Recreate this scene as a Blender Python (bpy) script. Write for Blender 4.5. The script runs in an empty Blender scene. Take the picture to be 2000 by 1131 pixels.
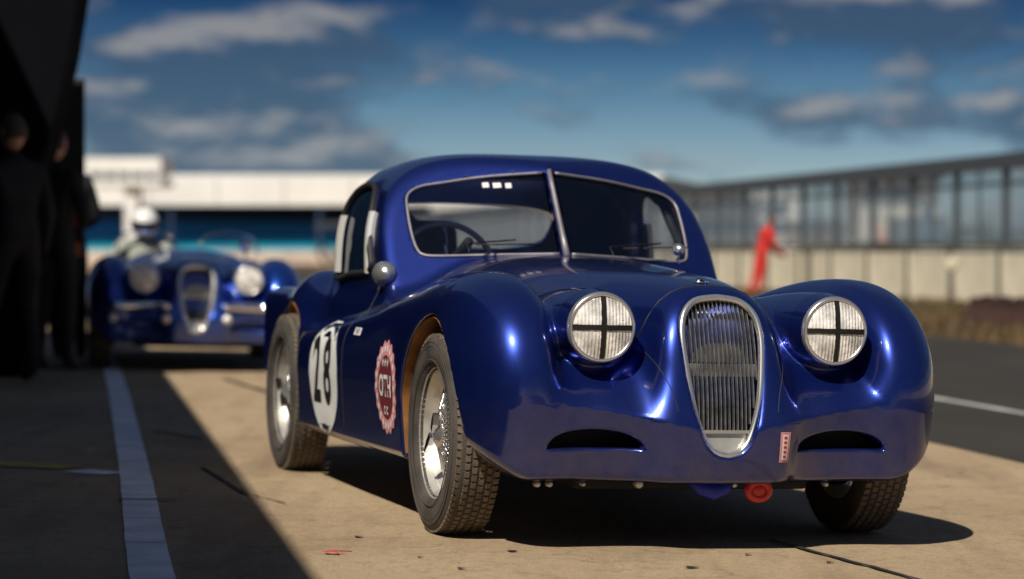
import bpy, bmesh, math, random
import numpy as np
from mathutils import Vector, Matrix, Euler
random.seed(7); np.random.seed(7)
D = bpy.data; SC = bpy.context.scene; COL = SC.collection
R = math.radians
# ------------------------------------------------------------ camera
FPX, CAMH = 5220.8, 0.9554
cam_d = D.cameras.new('camera'); cam = D.objects.new('camera', cam_d); COL.objects.link(cam)
cam.location = (0, 0, CAMH); cam.rotation_euler = (R(90), 0, 0)
cam_d.sensor_width = 36; cam_d.lens = FPX / 2000 * 36
cam_d.shift_y = -79.8 / 2000
cam_d.clip_start = 0.1; cam_d.clip_end = 6000
cam_d.dof.use_dof = True; cam_d.dof.focus_distance = 8.45; cam_d.dof.aperture_fstop = 2.1
SC.camera = cam
# ------------------------------------------------------------ sun, sky
SUN_EL, SHADOW_DIR = 50.0, (0.42, 0.91)          # where shadows fall, world xy
sd = Vector((SHADOW_DIR[0], SHADOW_DIR[1])).normalized()
sun_d = D.lights.new('sun', 'SUN'); sun = D.objects.new('sun', sun_d); COL.objects.link(sun)
sun_d.energy = 5.0; sun_d.angle = R(0.55); sun_d.color = (1.0, 0.93, 0.80)
vdir = Vector((sd.x * math.cos(R(SUN_EL)), sd.y * math.cos(R(SUN_EL)), -math.sin(R(SUN_EL))))
sun.rotation_euler = vdir.to_track_quat('-Z', 'Y').to_euler(); sun.location = (-6, -8, 14)
W = D.worlds.new('World'); SC.world = W; W.use_nodes = True
nt = W.node_tree; nt.nodes.clear()
def N(t, **kw):
    n = nt.nodes.new(t)
    for k, v in kw.items(): setattr(n, k, v)
    return n
L = lambda a, b: nt.links.new(a, b)
sky = N('ShaderNodeTexSky', sky_type='NISHITA'); sky.sun_disc = False
sky.sun_elevation = R(SUN_EL); sky.sun_rotation = math.atan2(-sd.x, -sd.y)
sky.air_density = 1.0; sky.dust_density = 0.4; sky.ozone_density = 3.0
tc = N('ShaderNodeTexCoord'); sep = N('ShaderNodeSeparateXYZ'); L(tc.outputs['Generated'], sep.inputs[0])
def M(op, a, b=None, c=None):
    n = N('ShaderNodeMath', operation=op)
    for i, x in enumerate((a, b, c)):
        if x is None: continue
        if isinstance(x, (int, float)): n.inputs[i].default_value = x
        else: L(x, n.inputs[i])
    return n.outputs[0]
# deeper blue with height, pale only close to the horizon
ramp = N('ShaderNodeValToRGB'); L(M('MAXIMUM', sep.outputs['Z'], 0.0), ramp.inputs[0])
cr = ramp.color_ramp
cr.elements[0].position = 0.0; cr.elements[0].color = (0.66, 0.76, 0.86, 1)
cr.elements[1].position = 1.0; cr.elements[1].color = (0.46, 0.40, 0.37, 1)
for p, c in ((0.018, (0.52, 0.66, 0.80)), (0.034, (0.37, 0.49, 0.67)), (0.055, (0.19, 0.32, 0.48)), (0.074, (0.085, 0.18, 0.32)), (0.095, (0.022, 0.075, 0.18)), (0.13, (0.024, 0.08, 0.19)), (0.22, (0.10, 0.15, 0.24)), (0.45, (0.36, 0.34, 0.34))):
    e = cr.elements.new(p); e.color = c + (1,)
mul = N('ShaderNodeMixRGB', blend_type='MULTIPLY'); mul.inputs[0].default_value = 1
L(sky.outputs[0], mul.inputs[1]); L(ramp.outputs[0], mul.inputs[2])
# clouds laid on a flat layer far above: project the direction on it so they crowd at the horizon
CLD = (3.1, 0.4, 2.15)
mp = N('ShaderNodeMapping'); mp.inputs['Scale'].default_value = (17.0, 17.0, 44.0); mp.inputs['Location'].default_value = CLD
L(tc.outputs['Generated'], mp.inputs[0])
no = N('ShaderNodeTexNoise'); no.inputs['Scale'].default_value = 1.0; no.inputs['Detail'].default_value = 5.0; no.inputs['Roughness'].default_value = 0.52
L(mp.outputs[0], no.inputs['Vector'])
mp2 = N('ShaderNodeMapping'); mp2.inputs['Scale'].default_value = (17.0, 17.0, 44.0); mp2.inputs['Location'].default_value = (CLD[0] - .10, CLD[1], CLD[2] + .28)
L(tc.outputs['Generated'], mp2.inputs[0])
no2 = N('ShaderNodeTexNoise'); no2.inputs['Scale'].default_value = 1.0; no2.inputs['Detail'].default_value = 5.0; no2.inputs['Roughness'].default_value = 0.52
L(mp2.outputs[0], no2.inputs['Vector'])
mp3 = N('ShaderNodeMapping'); mp3.inputs['Scale'].default_value = (5.0, 5.0, 13.0); mp3.inputs['Location'].default_value = (0.7, 1.4, 0.35); L(tc.outputs['Generated'], mp3.inputs[0])
no3 = N('ShaderNodeTexNoise'); no3.inputs['Scale'].default_value = 1.0; no3.inputs['Detail'].default_value = 2.0; L(mp3.outputs[0], no3.inputs['Vector'])
big = M('MULTIPLY', M('SUBTRACT', no3.outputs[0], 0.47), 0.9)
cm = N('ShaderNodeMapRange', interpolation_type='SMOOTHSTEP'); L(M('ADD', no.outputs[0], big), cm.inputs[0])
cm.inputs[1].default_value = 0.39; cm.inputs[2].default_value = 0.57
lit = N('ShaderNodeMapRange', interpolation_type='SMOOTHSTEP'); L(M('SUBTRACT', no.outputs[0], no2.outputs[0]), lit.inputs[0])
lit.inputs[1].default_value = -0.02; lit.inputs[2].default_value = 0.15
cc = N('ShaderNodeMixRGB'); L(lit.outputs[0], cc.inputs[0])
cc.inputs[1].default_value = (0.46, 0.86, 1.50, 1); cc.inputs[2].default_value = (2.9, 2.85, 2.9, 1)
mx = N('ShaderNodeMixRGB'); fade = N('ShaderNodeMapRange', interpolation_type='SMOOTHSTEP'); L(sep.outputs['Z'], fade.inputs[0])
fade.inputs[1].default_value = 0.09; fade.inputs[2].default_value = 0.30; fade.inputs[3].default_value = 0.80; fade.inputs[4].default_value = 0.12
L(M('MULTIPLY', cm.outputs[0], fade.outputs[0]), mx.inputs[0]); L(mul.outputs[0], mx.inputs[1]); L(cc.outputs[0], mx.inputs[2])
bg = N('ShaderNodeBackground'); L(mx.outputs[0], bg.inputs[0]); bg.inputs[1].default_value = 0.105
wo = N('ShaderNodeOutputWorld'); L(bg.outputs[0], wo.inputs[0])
SC.view_settings.view_transform = 'Standard'; SC.view_settings.look = 'None'
SC.view_settings.exposure = 0.0; SC.view_settings.gamma = 1.0; SC.view_settings.use_curve_mapping = False
SC.cycles.max_bounces = 8; SC.cycles.transparent_max_bounces = 12
# ------------------------------------------------------------ helpers
def mat(name, col=(0.5, 0.5, 0.5), rough=0.5, metal=0.0, coat=0.0, var=0.0, vscale=8.0, bump=0.0, bscale=60.0, emit=None, spec=None, coat_rough=0.03):
    m = D.materials.new(name); m.use_nodes = True; t = m.node_tree; b = t.nodes['Principled BSDF']
    b.inputs['Base Color'].default_value = tuple(col) + (1,); b.inputs['Roughness'].default_value = rough
    b.inputs['Metallic'].default_value = metal; b.inputs['Coat Weight'].default_value = coat; b.inputs['Coat Roughness'].default_value = coat_rough
    if spec is not None: b.inputs['Specular IOR Level'].default_value = spec
    co = t.nodes.new('ShaderNodeTexCoord')
    if var > 0:
        n = t.nodes.new('ShaderNodeTexNoise'); n.inputs['Scale'].default_value = vscale; n.inputs['Detail'].default_value = 6
        t.links.new(co.outputs['Object'], n.inputs['Vector'])
        r = t.nodes.new('ShaderNodeMapRange'); t.links.new(n.outputs[0], r.inputs[0])
        r.inputs[1].default_value = 0.3; r.inputs[2].default_value = 0.7; r.inputs[3].default_value = 1 - var; r.inputs[4].default_value = 1 + var
        x = t.nodes.new('ShaderNodeVectorMath'); x.operation = 'SCALE'; x.inputs[0].default_value = col
        t.links.new(r.outputs[0], x.inputs['Scale']); t.links.new(x.outputs[0], b.inputs['Base Color'])
        r2 = t.nodes.new('ShaderNodeMapRange'); t.links.new(n.outputs[0], r2.inputs[0]); r2.inputs[1].default_value = 0.3; r2.inputs[2].default_value = 0.7
        r2.inputs[3].default_value = max(0.02, rough * (1 - var * .6)); r2.inputs[4].default_value = min(1, rough * (1 + var * .6)); t.links.new(r2.outputs[0], b.inputs['Roughness'])
    if bump > 0:
        n = t.nodes.new('ShaderNodeTexNoise'); n.inputs['Scale'].default_value = bscale; n.inputs['Detail'].default_value = 4
        t.links.new(co.outputs['Object'], n.inputs['Vector'])
        bp = t.nodes.new('ShaderNodeBump'); bp.inputs['Strength'].default_value = bump; bp.inputs['Distance'].default_value = 0.01
        t.links.new(n.outputs[0], bp.inputs['Height']); t.links.new(bp.outputs[0], b.inputs['Normal'])
    if emit: b.inputs['Emission Color'].default_value = tuple(emit) + (1,); b.inputs['Emission Strength'].default_value = 1
    return m
def glass_mat(name, tint=(0.8, 0.85, 0.9), opac=0.1, dark=(0.02, 0.03, 0.05)):
    m = D.materials.new(name); m.use_nodes = True; t = m.node_tree; t.nodes.clear()
    tr = t.nodes.new('ShaderNodeBsdfTransparent'); tr.inputs[0].default_value = tint + (1,)
    gl = t.nodes.new('ShaderNodeBsdfGlossy'); gl.inputs['Roughness'].default_value = 0.02
    df = t.nodes.new('ShaderNodeBsdfDiffuse'); df.inputs[0].default_value = dark + (1,)
    fr = t.nodes.new('ShaderNodeFresnel'); ge = t.nodes.new('ShaderNodeNewGeometry'); ir = t.nodes.new('ShaderNodeMapRange')
    ir.inputs[3].default_value = 1.5; ir.inputs[4].default_value = 1 / 1.5; t.links.new(ge.outputs['Backfacing'], ir.inputs[0]); t.links.new(ir.outputs[0], fr.inputs[0])
    m0 = t.nodes.new('ShaderNodeMixShader'); m0.inputs[0].default_value = opac
    t.links.new(tr.outputs[0], m0.inputs[1]); t.links.new(df.outputs[0], m0.inputs[2])
    m1 = t.nodes.new('ShaderNodeMixShader'); t.links.new(fr.outputs[0], m1.inputs[0])
    t.links.new(m0.outputs[0], m1.inputs[1]); t.links.new(gl.outputs[0], m1.inputs[2])
    o = t.nodes.new('ShaderNodeOutputMaterial'); t.links.new(m1.outputs[0], o.inputs[0])
    return m
def tag(o, label=None, cat=None, group=None, kind=None):
    if label: o['label'] = label
    if cat: o['category'] = cat
    if group: o['group'] = group
    if kind: o['kind'] = kind
    return o
def empty(name, loc=(0, 0, 0), rot=(0, 0, 0), **kw):
    o = D.objects.new(name, None); COL.objects.link(o); o.location = loc; o.rotation_euler = rot
    o.empty_display_size = 0.1
    return tag(o, **kw)
def link_mesh(name, me, material, parent=None, smooth=False):
    if material is not None:
        for m in (material if isinstance(material, (list, tuple)) else [material]): me.materials.append(m)
    if smooth: me.polygons.foreach_set('use_smooth', [True] * len(me.polygons))
    o = D.objects.new(name, me); COL.objects.link(o); o.parent = parent
    return o
class MB:
    """collects simple solids, then links them as one mesh object"""
    def __init__(s): s.v = []; s.f = []; s.sm = []
    def add(s, vs, fs, sm=False):
        b = len(s.v); s.v += [tuple(v) for v in vs]; s.f += [tuple(i + b for i in f) for f in fs]; s.sm += [sm] * len(fs); return s
    def box(s, c, d, rz=0.0, m=None, bev=0.0):
        x, y, z = (q / 2 for q in d)
        if bev > 0:
            bm = bmesh.new(); bmesh.ops.create_cube(bm, size=1)
            for v in bm.verts: v.co = Vector((v.co.x * d[0], v.co.y * d[1], v.co.z * d[2]))
            bmesh.ops.bevel(bm, geom=bm.edges[:], offset=bev, segments=2, affect='EDGES', profile=0.5)
            vs = [v.co.copy() for v in bm.verts]; fs = [[v.index for v in f.verts] for f in bm.faces]; bm.free()
        else:
            vs = [Vector(p) for p in ((-x, -y, -z), (x, -y, -z), (x, y, -z), (-x, y, -z), (-x, -y, z), (x, -y, z), (x, y, z), (-x, y, z))]
            fs = ((0, 3, 2, 1), (4, 5, 6, 7), (0, 1, 5, 4), (1, 2, 6, 5), (2, 3, 7, 6), (3, 0, 4, 7))
        T = Matrix.Translation(c) @ (m if m else Matrix.Rotation(rz, 4, 'Z'))
        return s.add([T @ v for v in vs], fs)
    def tube(s, pts, r, n=8, closed=False, caps=True):
        P = [Vector(p) for p in pts]; k = len(P); rr = r if isinstance(r, (list, tuple)) else [r] * k
        vs = []; up = None
        for i in range(k):
            a = P[i - 1] if (i > 0 or closed) else P[i]; b = P[(i + 1) % k] if (i < k - 1 or closed) else P[i]
            t = (b - a).normalized()
            if up is None:
                up = Vector((0, 0, 1)) if abs(t.z) < .9 else Vector((1, 0, 0))
            sd_ = t.cross(up).normalized(); up = sd_.cross(t).normalized()
            for j in range(n):
                w = 2 * math.pi * j / n; vs.append(P[i] + (sd_ * math.cos(w) + up * math.sin(w)) * rr[i])
        fs = []
        for i in range(k if closed else k - 1):
            for j in range(n):
                a0 = i * n + j; a1 = i * n + (j + 1) % n; i2 = (i + 1) % k
                fs.append((a0, a1, i2 * n + (j + 1) % n, i2 * n + j))
        if caps and not closed: fs += [tuple(range(n))[::-1], tuple((k - 1) * n + j for j in range(n))]
        return s.add(vs, fs, True)
    def lathe(s, prof, n=48, axis='Y', c=(0, 0, 0), closed=False):
        vs = []; k = len(prof); c = Vector(c)
        for i in range(n):
            w = 2 * math.pi * i / n; cs, sn = math.cos(w), math.sin(w)
            for (r, h) in prof:
                vs.append(c + (Vector((r * cs, h, r * sn)) if axis == 'Y' else Vector((r * cs, r * sn, h)) if axis == 'Z' else Vector((h, r * cs, r * sn))))
        fs = []
        for i in range(n):
            i2 = (i + 1) % n
            for j in range(k if closed else k - 1):
                j2 = (j + 1) % k; fs.append((i * k + j, i * k + j2, i2 * k + j2, i2 * k + j))
        return s.add(vs, fs, True)
    def prism(s, poly, ax, lo, hi):
        """poly: 2-D outline; ax: function (p, t) -> 3-D point, extruded from t=lo to hi"""
        k = len(poly); vs = [ax(p, lo) for p in poly] + [ax(p, hi) for p in poly]
        fs = [tuple(range(k))[::-1], tuple(range(k, 2 * k))] + [(i, (i + 1) % k, (i + 1) % k + k, i + k) for i in range(k)]
        return s.add(vs, fs)
    def build(s, name, material, parent=None, smooth=None):
        me = D.meshes.new(name); me.from_pydata([tuple(v) for v in s.v], [], s.f)
        sm = s.sm if smooth is None else [smooth] * len(s.f)
        me.polygons.foreach_set('use_smooth', sm); me.update()
        bm = bmesh.new(); bm.from_mesh(me); bmesh.ops.recalc_face_normals(bm, faces=bm.faces[:]); bm.to_mesh(me); bm.free()
        return link_mesh(name, me, material, parent)
def curve_pts(ctrl, n=12, closed=False):
    """Catmull-Rom through control points of any dimension"""
    P = [np.array(p, float) for p in ctrl]; k = len(P); out = []
    for i in range(k if closed else k - 1):
        g = lambda j: P[j % k] if closed else P[min(max(j, 0), k - 1)]
        p0, p1, p2, p3 = g(i - 1), g(i), g(i + 1), g(i + 2)
        for j in range(n):
            t = j / n; out.append(.5 * ((2 * p1) + (-p0 + p2) * t + (2 * p0 - 5 * p1 + 4 * p2 - p3) * t * t + (-p0 + 3 * p1 - 3 * p2 + p3) * t ** 3))
    if not closed: out.append(P[-1])
    return out
# lane frame: c = metres to the right of the camera's foot, l = metres along the pit lane
LD = Vector((-0.162, 0.9868)); LE = Vector((0.9868, 0.162))
def lane(c, l): return Vector((LE.x * c + LD.x * l, LE.y * c + LD.y * l))
def gz_c(c): return -0.024 * (min(max(c, -3.0), 4.43) - 1.944)
def gz(x, y): return gz_c(LE.x * x + LE.y * y)
LANE_ROT = math.atan2(LD.y, LD.x) - math.pi / 2
# ------------------------------------------------------------ car body as one smooth field
def table(xs, ys, sig=0.05):
    xs = np.array(xs, float); ys = np.array(ys, float); g = np.arange(xs.min() - .6, xs.max() + .6, .005)
    y = np.interp(g, xs, ys)
    k = np.exp(-.5 * (np.arange(-60, 61) * .005 / sig) ** 2); k /= k.sum()
    y = np.convolve(np.pad(y, 60, mode='edge'), k, 'valid')
    return lambda q: np.interp(q, g, y).astype(np.float32) if isinstance(q, np.ndarray) and q.dtype == np.float32 else np.interp(q, g, y)
tW = table([-3.45, -3.2, -2.6, -2.25, -1.9, -1.2, -.8, -.3, .1, .35, .5, .7], [.30, .38, .52, .61, .655, .64, .56, .46, .37, .285, .235, .19])
tT = table([-3.5, -3.35, -3.1, -2.8, -2.3, -1.3, -1.1, -.6, 0, .3, .5, .7], [.42, .60, .76, .87, .90, .925, .93, .912, .880, .858, .835, .79], .07)
tN = table([.15, .25, .31, .5, .66, .76, .83, .9], [.615, .655, .668, .652, .612, .572, .51, .42], .03)
tP = table([-2.6, -2.2, -1.9, -1.5, -1.0, -.6, -.3, -.1, .05], [.60, .62, .652, .682, .738, .80, .845, .864, .868], .10)
tR = table([-3.4, -3.1, -2.8, -2.5, -2.2, -1.85, -1.6, -1.35, -1.0], [.72, .95, 1.13, 1.25, 1.313, 1.335, 1.325, 1.29, 1.20], .08)
tF = table([-3.6, -1.5, -.5, 0.1], [.805, .805, .805, .842], .15)      # outer edge of the wing
def smin(a, b, k):
    h = np.maximum(k - np.abs(a - b), 0) / k; return np.minimum(a, b) - h * h * k * .25
def smax(a, b, k): return -smin(-a, -b, k)
def se(*t, n=2.0):
    s = 0
    for x in t: s = s + np.abs(x) ** n
    return s ** (1 / n)
def ws_u(a, z): return -1.10 - .80 * (z - .928) - .30 * a            # windscreen plane (V in plan)
HL = (.575, .392, .700)                                              # headlamp face centre
def f_hull(u, a, z):
    Wd = tW(u); T = tT(u); zc = .45
    q = se(a / Wd, np.maximum(z - zc, 0) / (T - zc), n=2.7) - 1
    d = q * np.minimum(Wd, T - zc)
    d = smax(d, u - tN(z), .06)
    return smax(d, -(u + 3.42), .12)
def f_wing(u, a, z):
    zc = .47; und = np.maximum(.45 - z, 0)
    P = tP(u); ac = .615; w = tF(u) - ac - und * .12
    wi = .155 + .30 * np.clip((.60 - z) / .22, 0, 1) ** 2
    da = np.where(a > ac, (a - ac) / w, (ac - a) / wi)
    lf = .575 - und * .20
    du = np.maximum(u - .05, 0) / lf
    n = 2.45 + .75 * np.clip(-u / .8, 0, 1)
    q = se(da, np.maximum(z - zc, 0) / (P - zc), du, n=n) - 1
    # rear of the wing sweeps down through the door
    return smax(q * .2, -(u + 2.3), .15)
def f_apron(u, a, z):
    zr = .37 + .10 * np.clip(a / .55, 0, 1); und = np.maximum(zr + .01 - z, 0)
    lf = .605 - .10 * (a / .65) ** 2 - und * .34
    du = np.maximum(u - .06, 0) / lf; dz = np.maximum(z - zr, 0) / (.765 - zr)
    q = (du ** 1.5 + dz ** 1.2) - 1
    d = q * .28
    return smax(d, a - .70, .10)
def f_pod(u, a, z):
    uu = np.maximum(HL[0] - .16 - u, 0) / .75
    r = se(a - HL[1], z - HL[2], n=2.0)
    rad = .122 * np.sqrt(np.maximum(1 - uu ** 2, .02)) * 1.0
    rad = rad - np.maximum(u - HL[0] + .10, 0) * .10
    d = r - rad
    return smax(d, u - HL[0], .012)
def f_rear(u, a, z):
    zc = .45; tp = np.clip((-u - 2.5) / .95, 0, 1); ac = .60 - .24 * tp ** 1.4
    da = (a - ac) / .215
    du = np.where(u > -2.62, (u + 2.62) / .50, (u + 2.62) / .80)
    q = se(da, np.maximum(z - zc, 0) / .40, du, n=2.2) - 1
    return q * .2
def f_tub(u, a, z):
    d = smax(np.abs(a) - .785 + .36 * np.clip((-u - 2.5) / .9, 0, 1) ** 1.3, z - .60, .07)
    d = smax(d, u - .0, .2); d = smax(d, -(u + 3.3), .35)
    return d
def f_cab(u, a, z):
    T = tR(u); zc = .80
    wd = .668 - .30 * np.clip((-u - 2.02) / 1.0, 0, 1) ** 1.5
    q = se(a / wd, np.maximum(z - zc, 0) / np.maximum(T - zc, .05), n=3.5) - 1
    d = q * .45
    d = smax(d, u - ws_u(a, z), .035)
    return d
def poly_sdf(px, py, poly):
    """signed distance to a closed polygon, vectorised; rough far from its box"""
    P = np.array(poly); lo = P.min(0) - .03; hi = P.max(0) + .03
    ox = np.maximum(lo[0] - px, px - hi[0]); oy = np.maximum(lo[1] - py, py - hi[1])
    out = np.maximum(np.maximum(ox, oy), 0) + .03; near = (ox < 0) & (oy < 0)
    if px.size > 500:
        if near.any(): out[near] = poly_sdf0(px[near], py[near], poly)
        return out
    return poly_sdf0(px, py, poly)
def poly_sdf0(px, py, poly):
    d = np.full(px.shape, 1e9, np.float32); ins = np.zeros(px.shape, bool); k = len(poly)
    for i in range(k):
        ax, ay = poly[i]; bx, by = poly[(i + 1) % k]; ex, ey = bx - ax, by - ay
        t = np.clip(((px - ax) * ex + (py - ay) * ey) / (ex * ex + ey * ey + 1e-12), 0, 1)
        d = np.minimum(d, (px - ax - t * ex) ** 2 + (py - ay - t * ey) ** 2)
        c = ((ay > py) != (by > py)) & (px < (bx - ax) * (py - ay) / (by - ay + 1e-12) + ax); ins ^= c
    d = np.sqrt(d); return np.where(ins, -d, d)
WS = curve_pts([(.025, .935), (.25, .926), (.45, .917), (.515, .919), (.538, .940), (.549, 1.0), (.550, 1.09), (.540, 1.148), (.49, 1.182), (.40, 1.200), (.24, 1.227), (.025, 1.248)], 6)
SWIN = curve_pts([(-1.48, .860), (-1.51, .95), (-1.58, 1.085), (-1.68, 1.165), (-1.84, 1.195), (-2.01, 1.178), (-2.115, 1.10), (-2.135, .95), (-2.11, .825), (-1.8, .840)], 6, True)
RWIN = [(.365 * np.sign(math.cos(t)) * abs(math.cos(t)) ** .7, 1.055 + .095 * np.sign(math.sin(t)) * abs(math.sin(t)) ** .5) for t in np.linspace(0, 2 * math.pi, 40, endpoint=False)]
RWIN = [(x * 1.15, z) for x, z in RWIN]
GR = curve_pts([(0, .800), (.070, .788), (.113, .747), (.128, .68), (.122, .58), (.105, .46), (.078, .37), (.045, .322), (0, .308)], 6)
INT = [(.41 + .150 * math.cos(t), .325 + .055 * math.sin(t)) for t in np.linspace(0, math.pi, 18)]
def outer(u, a, z, closed=True):
    d = smin(f_hull(u, a, z), f_tub(u, a, z), .05)
    d = smin(d, f_apron(u, a, z), .10)
    d = smin(d, f_wing(u, a, z), .030)
    d = smin(d, f_rear(u, a, z), .05)
    d = smin(d, f_pod(u, a, z), .028)
    if closed: d = smin(d, f_cab(u, a, z), .03)
    # lower edge: rises round the front corners and behind the rear wheels
    zb = .215 + .15 * np.clip((a - .60) / .22, 0, 1) ** 1.6 * np.clip((u - .1) / .3, 0, 1) + .16 * np.clip((-u - 2.75) / .6, 0, 1)
    return smax(d, zb - z, .03)
def body_field(u, v, z, closed=True):
    a = np.abs(v)
    d = outer(u, a, z, closed)
    # cabin space
    if closed:
        cav = smax(f_cab(u, a, z) + .030, .62 - z, .03); cav = smax(cav, a - .60, .05); cav = smax(cav, u + 1.16 + .40 * a, .03)
        cav = smax(cav, -(u + 2.80), .03)
        d = smax(d, -cav, .008)
        o = smax(poly_sdf(a, z, WS + [(-.02, 1.245), (-.02, .935)]), np.abs(u + 1.25) - .42, .004); d = smax(d, -smax(o, .012 - a, .004), .006)
        o = smax(poly_sdf(u, z, SWIN), .40 - a, .004); d = smax(d, -o, .006)
        o = smax(poly_sdf(a, z, [p for p in RWIN]), u + 2.3, .004); d = smax(d, -o, .006)
    else:
        cav = smax(se((u + 1.72) / .48, a / .54, n=3.5) * .5 - .5, .45 - z, .03); d = smax(d, -cav, .01)
    for ua, rr, zc in ((0.022, .405, .315), (-2.5917, .385, .335)):
        w = smax(np.hypot(u - ua, z - zc) - rr, .47 - a, .02); d = smax(d, -w, .010)
    g = smax(poly_sdf(a, z, GR + [(-.05, .308), (-.05, .80)]), .40 - u, .01); g = smax(g, tN(z) - .075 - u, .01); d = smax(d, -g, .022)
    g = smax(poly_sdf(a, z, INT), .47 - u, .01); d = smax(d, -g, .014)
    return d
def surface_nets(F, o, h):
    """F: grid of field values; returns vertices and quads"""
    nx, ny, nz = F.shape; S = F < 0
    c = np.zeros((nx - 1, ny - 1, nz - 1), np.int8)
    for i in (0, 1):
        for j in (0, 1):
            for k in (0, 1): c += S[i:nx - 1 + i, j:ny - 1 + j, k:nz - 1 + k]
    act = (c > 0) & (c < 8); idx = np.full(c.shape, -1, np.int64); I = np.argwhere(act); idx[act] = np.arange(len(I))
    acc = np.zeros((len(I), 3)); cnt = np.zeros(len(I))
    cs = [(i, j, k) for i in (0, 1) for j in (0, 1) for k in (0, 1)]
    val = {q: F[I[:, 0] + q[0], I[:, 1] + q[1], I[:, 2] + q[2]] for q in cs}
    for ax in range(3):
        for q in cs:
            if q[ax]: continue
            q2 = list(q); q2[ax] = 1; q2 = tuple(q2); a, b = val[q], val[q2]; m = (a < 0) != (b < 0)
            t = np.where(m, a / np.where(m, a - b, 1), 0); p = np.tile(np.array(q, float), (len(I), 1)); p[:, ax] += t
            acc[m] += p[m]; cnt[m] += 1
    V = (I + acc / cnt[:, None]) * h + np.array(o)
    Q = []
    for ax in range(3):
        sl0 = [slice(None)] * 3; sl1 = [slice(None)] * 3; sl0[ax] = slice(0, -1); sl1[ax] = slice(1, None)
        A, B = S[tuple(sl0)], S[tuple(sl1)]; E = np.argwhere(A != B); o1, o2 = [(1, 2), (2, 0), (0, 1)][ax]
        ok = (E[:, o1] > 0) & (E[:, o2] > 0) & (E[:, o1] < F.shape[o1] - 1) & (E[:, o2] < F.shape[o2] - 1); E = E[ok]
        def cell(d1, d2):
            c2 = E.copy(); c2[:, o1] -= d1; c2[:, o2] -= d2; return idx[c2[:, 0], c2[:, 1], c2[:, 2]]
        q = np.stack([cell(1, 1), cell(0, 1), cell(0, 0), cell(1, 0)], 1)
        fl = A[E[:, 0], E[:, 1], E[:, 2]]; q[~fl] = q[~fl][:, ::-1]; Q.append(q)
    return V, np.concatenate(Q)
def grad(fn, V, e=.002):
    g = np.zeros_like(V)
    for i in range(3):
        p = V.copy(); p[:, i] += e; m = V.copy(); m[:, i] -= e
        g[:, i] = (fn(p[:, 0], p[:, 1], p[:, 2]) - fn(m[:, 0], m[:, 1], m[:, 2])) / (2 * e)
    return g
def body_mesh(closed, h):
    U = np.arange(-3.5, .76, h).astype(np.float32); n = int(.95 / h); Vv = (np.arange(0, n) * h + h / 2).astype(np.float32); Z = np.arange(.18, 1.40 if closed else 1.0, h).astype(np.float32)
    S = 4; fn0 = lambda a, b, c: body_field(a, b, c, closed)
    pad = lambda x: np.concatenate([x, x[-1] + h * np.arange(1, (-len(x)) % S + 1)]).astype(np.float32)
    U, Vv, Z = pad(U), pad(Vv), pad(Z); shp = (len(U), len(Vv), len(Z))
    mid = lambda x: x.reshape(-1, S).mean(1)
    C = np.meshgrid(mid(U), mid(Vv), mid(Z), indexing='ij'); Fc = fn0(*[q.ravel() for q in C]).reshape(C[0].shape).astype(np.float32)
    F = np.repeat(np.repeat(np.repeat(Fc, S, 0), S, 1), S, 2)
    act = np.abs(Fc) < .062
    act = np.repeat(np.repeat(np.repeat(act, S, 0), S, 1), S, 2); I = np.nonzero(act)
    F[I] = fn0(U[I[0]], Vv[I[1]], Z[I[2]])
    F = np.concatenate([F[:, ::-1], F], 1)
    V, Q = surface_nets(F, (U[0], -Vv[-1], Z[0]), h)
    fn = lambda a, b, c: body_field(a, b, c, closed)
    for it in range(3):
        g = grad(fn, V); d = fn(V[:, 0], V[:, 1], V[:, 2]); s = -d / np.maximum((g ** 2).sum(1), .05)
        V += np.clip(g * s[:, None], -h * .6, h * .6)
    g = grad(fn, V); nrm = g / np.maximum(np.linalg.norm(g, axis=1), 1e-6)[:, None]
    return V, Q, nrm
def region(c, nrm, closed):
    """panel that each face belongs to"""
    u, a, z = c[:, 0], np.abs(c[:, 1]), c[:, 2]
    r = np.zeros(len(c), int)                                       # 0 body
    r[(a > .46) & (u > -1.33) & (z < .95) & (u < .75)] = 1          # front wings
    r[(a > .46) & (u < -2.02) & (z < .92)] = 2                      # rear wings
    r[(a > .60) & (u <= -1.33) & (u >= -2.02) & (z < .86) & (z > .26)] = 3   # doors
    r[(a < .50 - .25 * np.clip((u + .9) / 1.3, 0, 1)) & (u > -.98) & (u < .46) & (nrm[:, 2] > .25) & (z > .7)] = 4    # bonnet
    if closed: r[(z > .95) & (u < -1.2)] = 5
    r[(u < -2.85) & (a < .46)] = 6
    return r
def make_panels(parent, closed, h, paint):
    V, Q, nrm = body_mesh(closed, h)
    cen = V[Q].mean(1); fn_ = nrm[Q].mean(1); reg = region(cen, fn_, closed); side = cen[:, 1] > 0
    names = {0: 'body', 1: 'front_wing', 2: 'rear_wing', 3: 'door', 4: 'bonnet', 5: 'roof', 6: 'boot_lid'}
    out = []
    for rg, nm in names.items():
        for sd_ in ((True, False) if rg in (1, 2, 3) else (None,)):
            m = reg == rg
            if sd_ is not None: m = m & (side == sd_)
            if not m.any(): continue
            q = Q[m]; used, inv = np.unique(q, return_inverse=True); q = inv.reshape(-1, 4); v = V[used]
            me = D.meshes.new(nm); me.vertices.add(len(v)); me.vertices.foreach_set('co', v.ravel())
            me.loops.add(q.size); me.loops.foreach_set('vertex_index', q.ravel().astype(np.int32))
            me.polygons.add(len(q)); me.polygons.foreach_set('loop_start', (np.arange(len(q)) * 4).astype(np.int32))
            me.update(calc_edges=True); me.polygons.foreach_set('use_smooth', np.ones(len(q), bool))
            me.normals_split_custom_set_from_vertices(nrm[used].tolist())
            out.append(link_mesh(nm, me, paint, parent))
    return out
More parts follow.
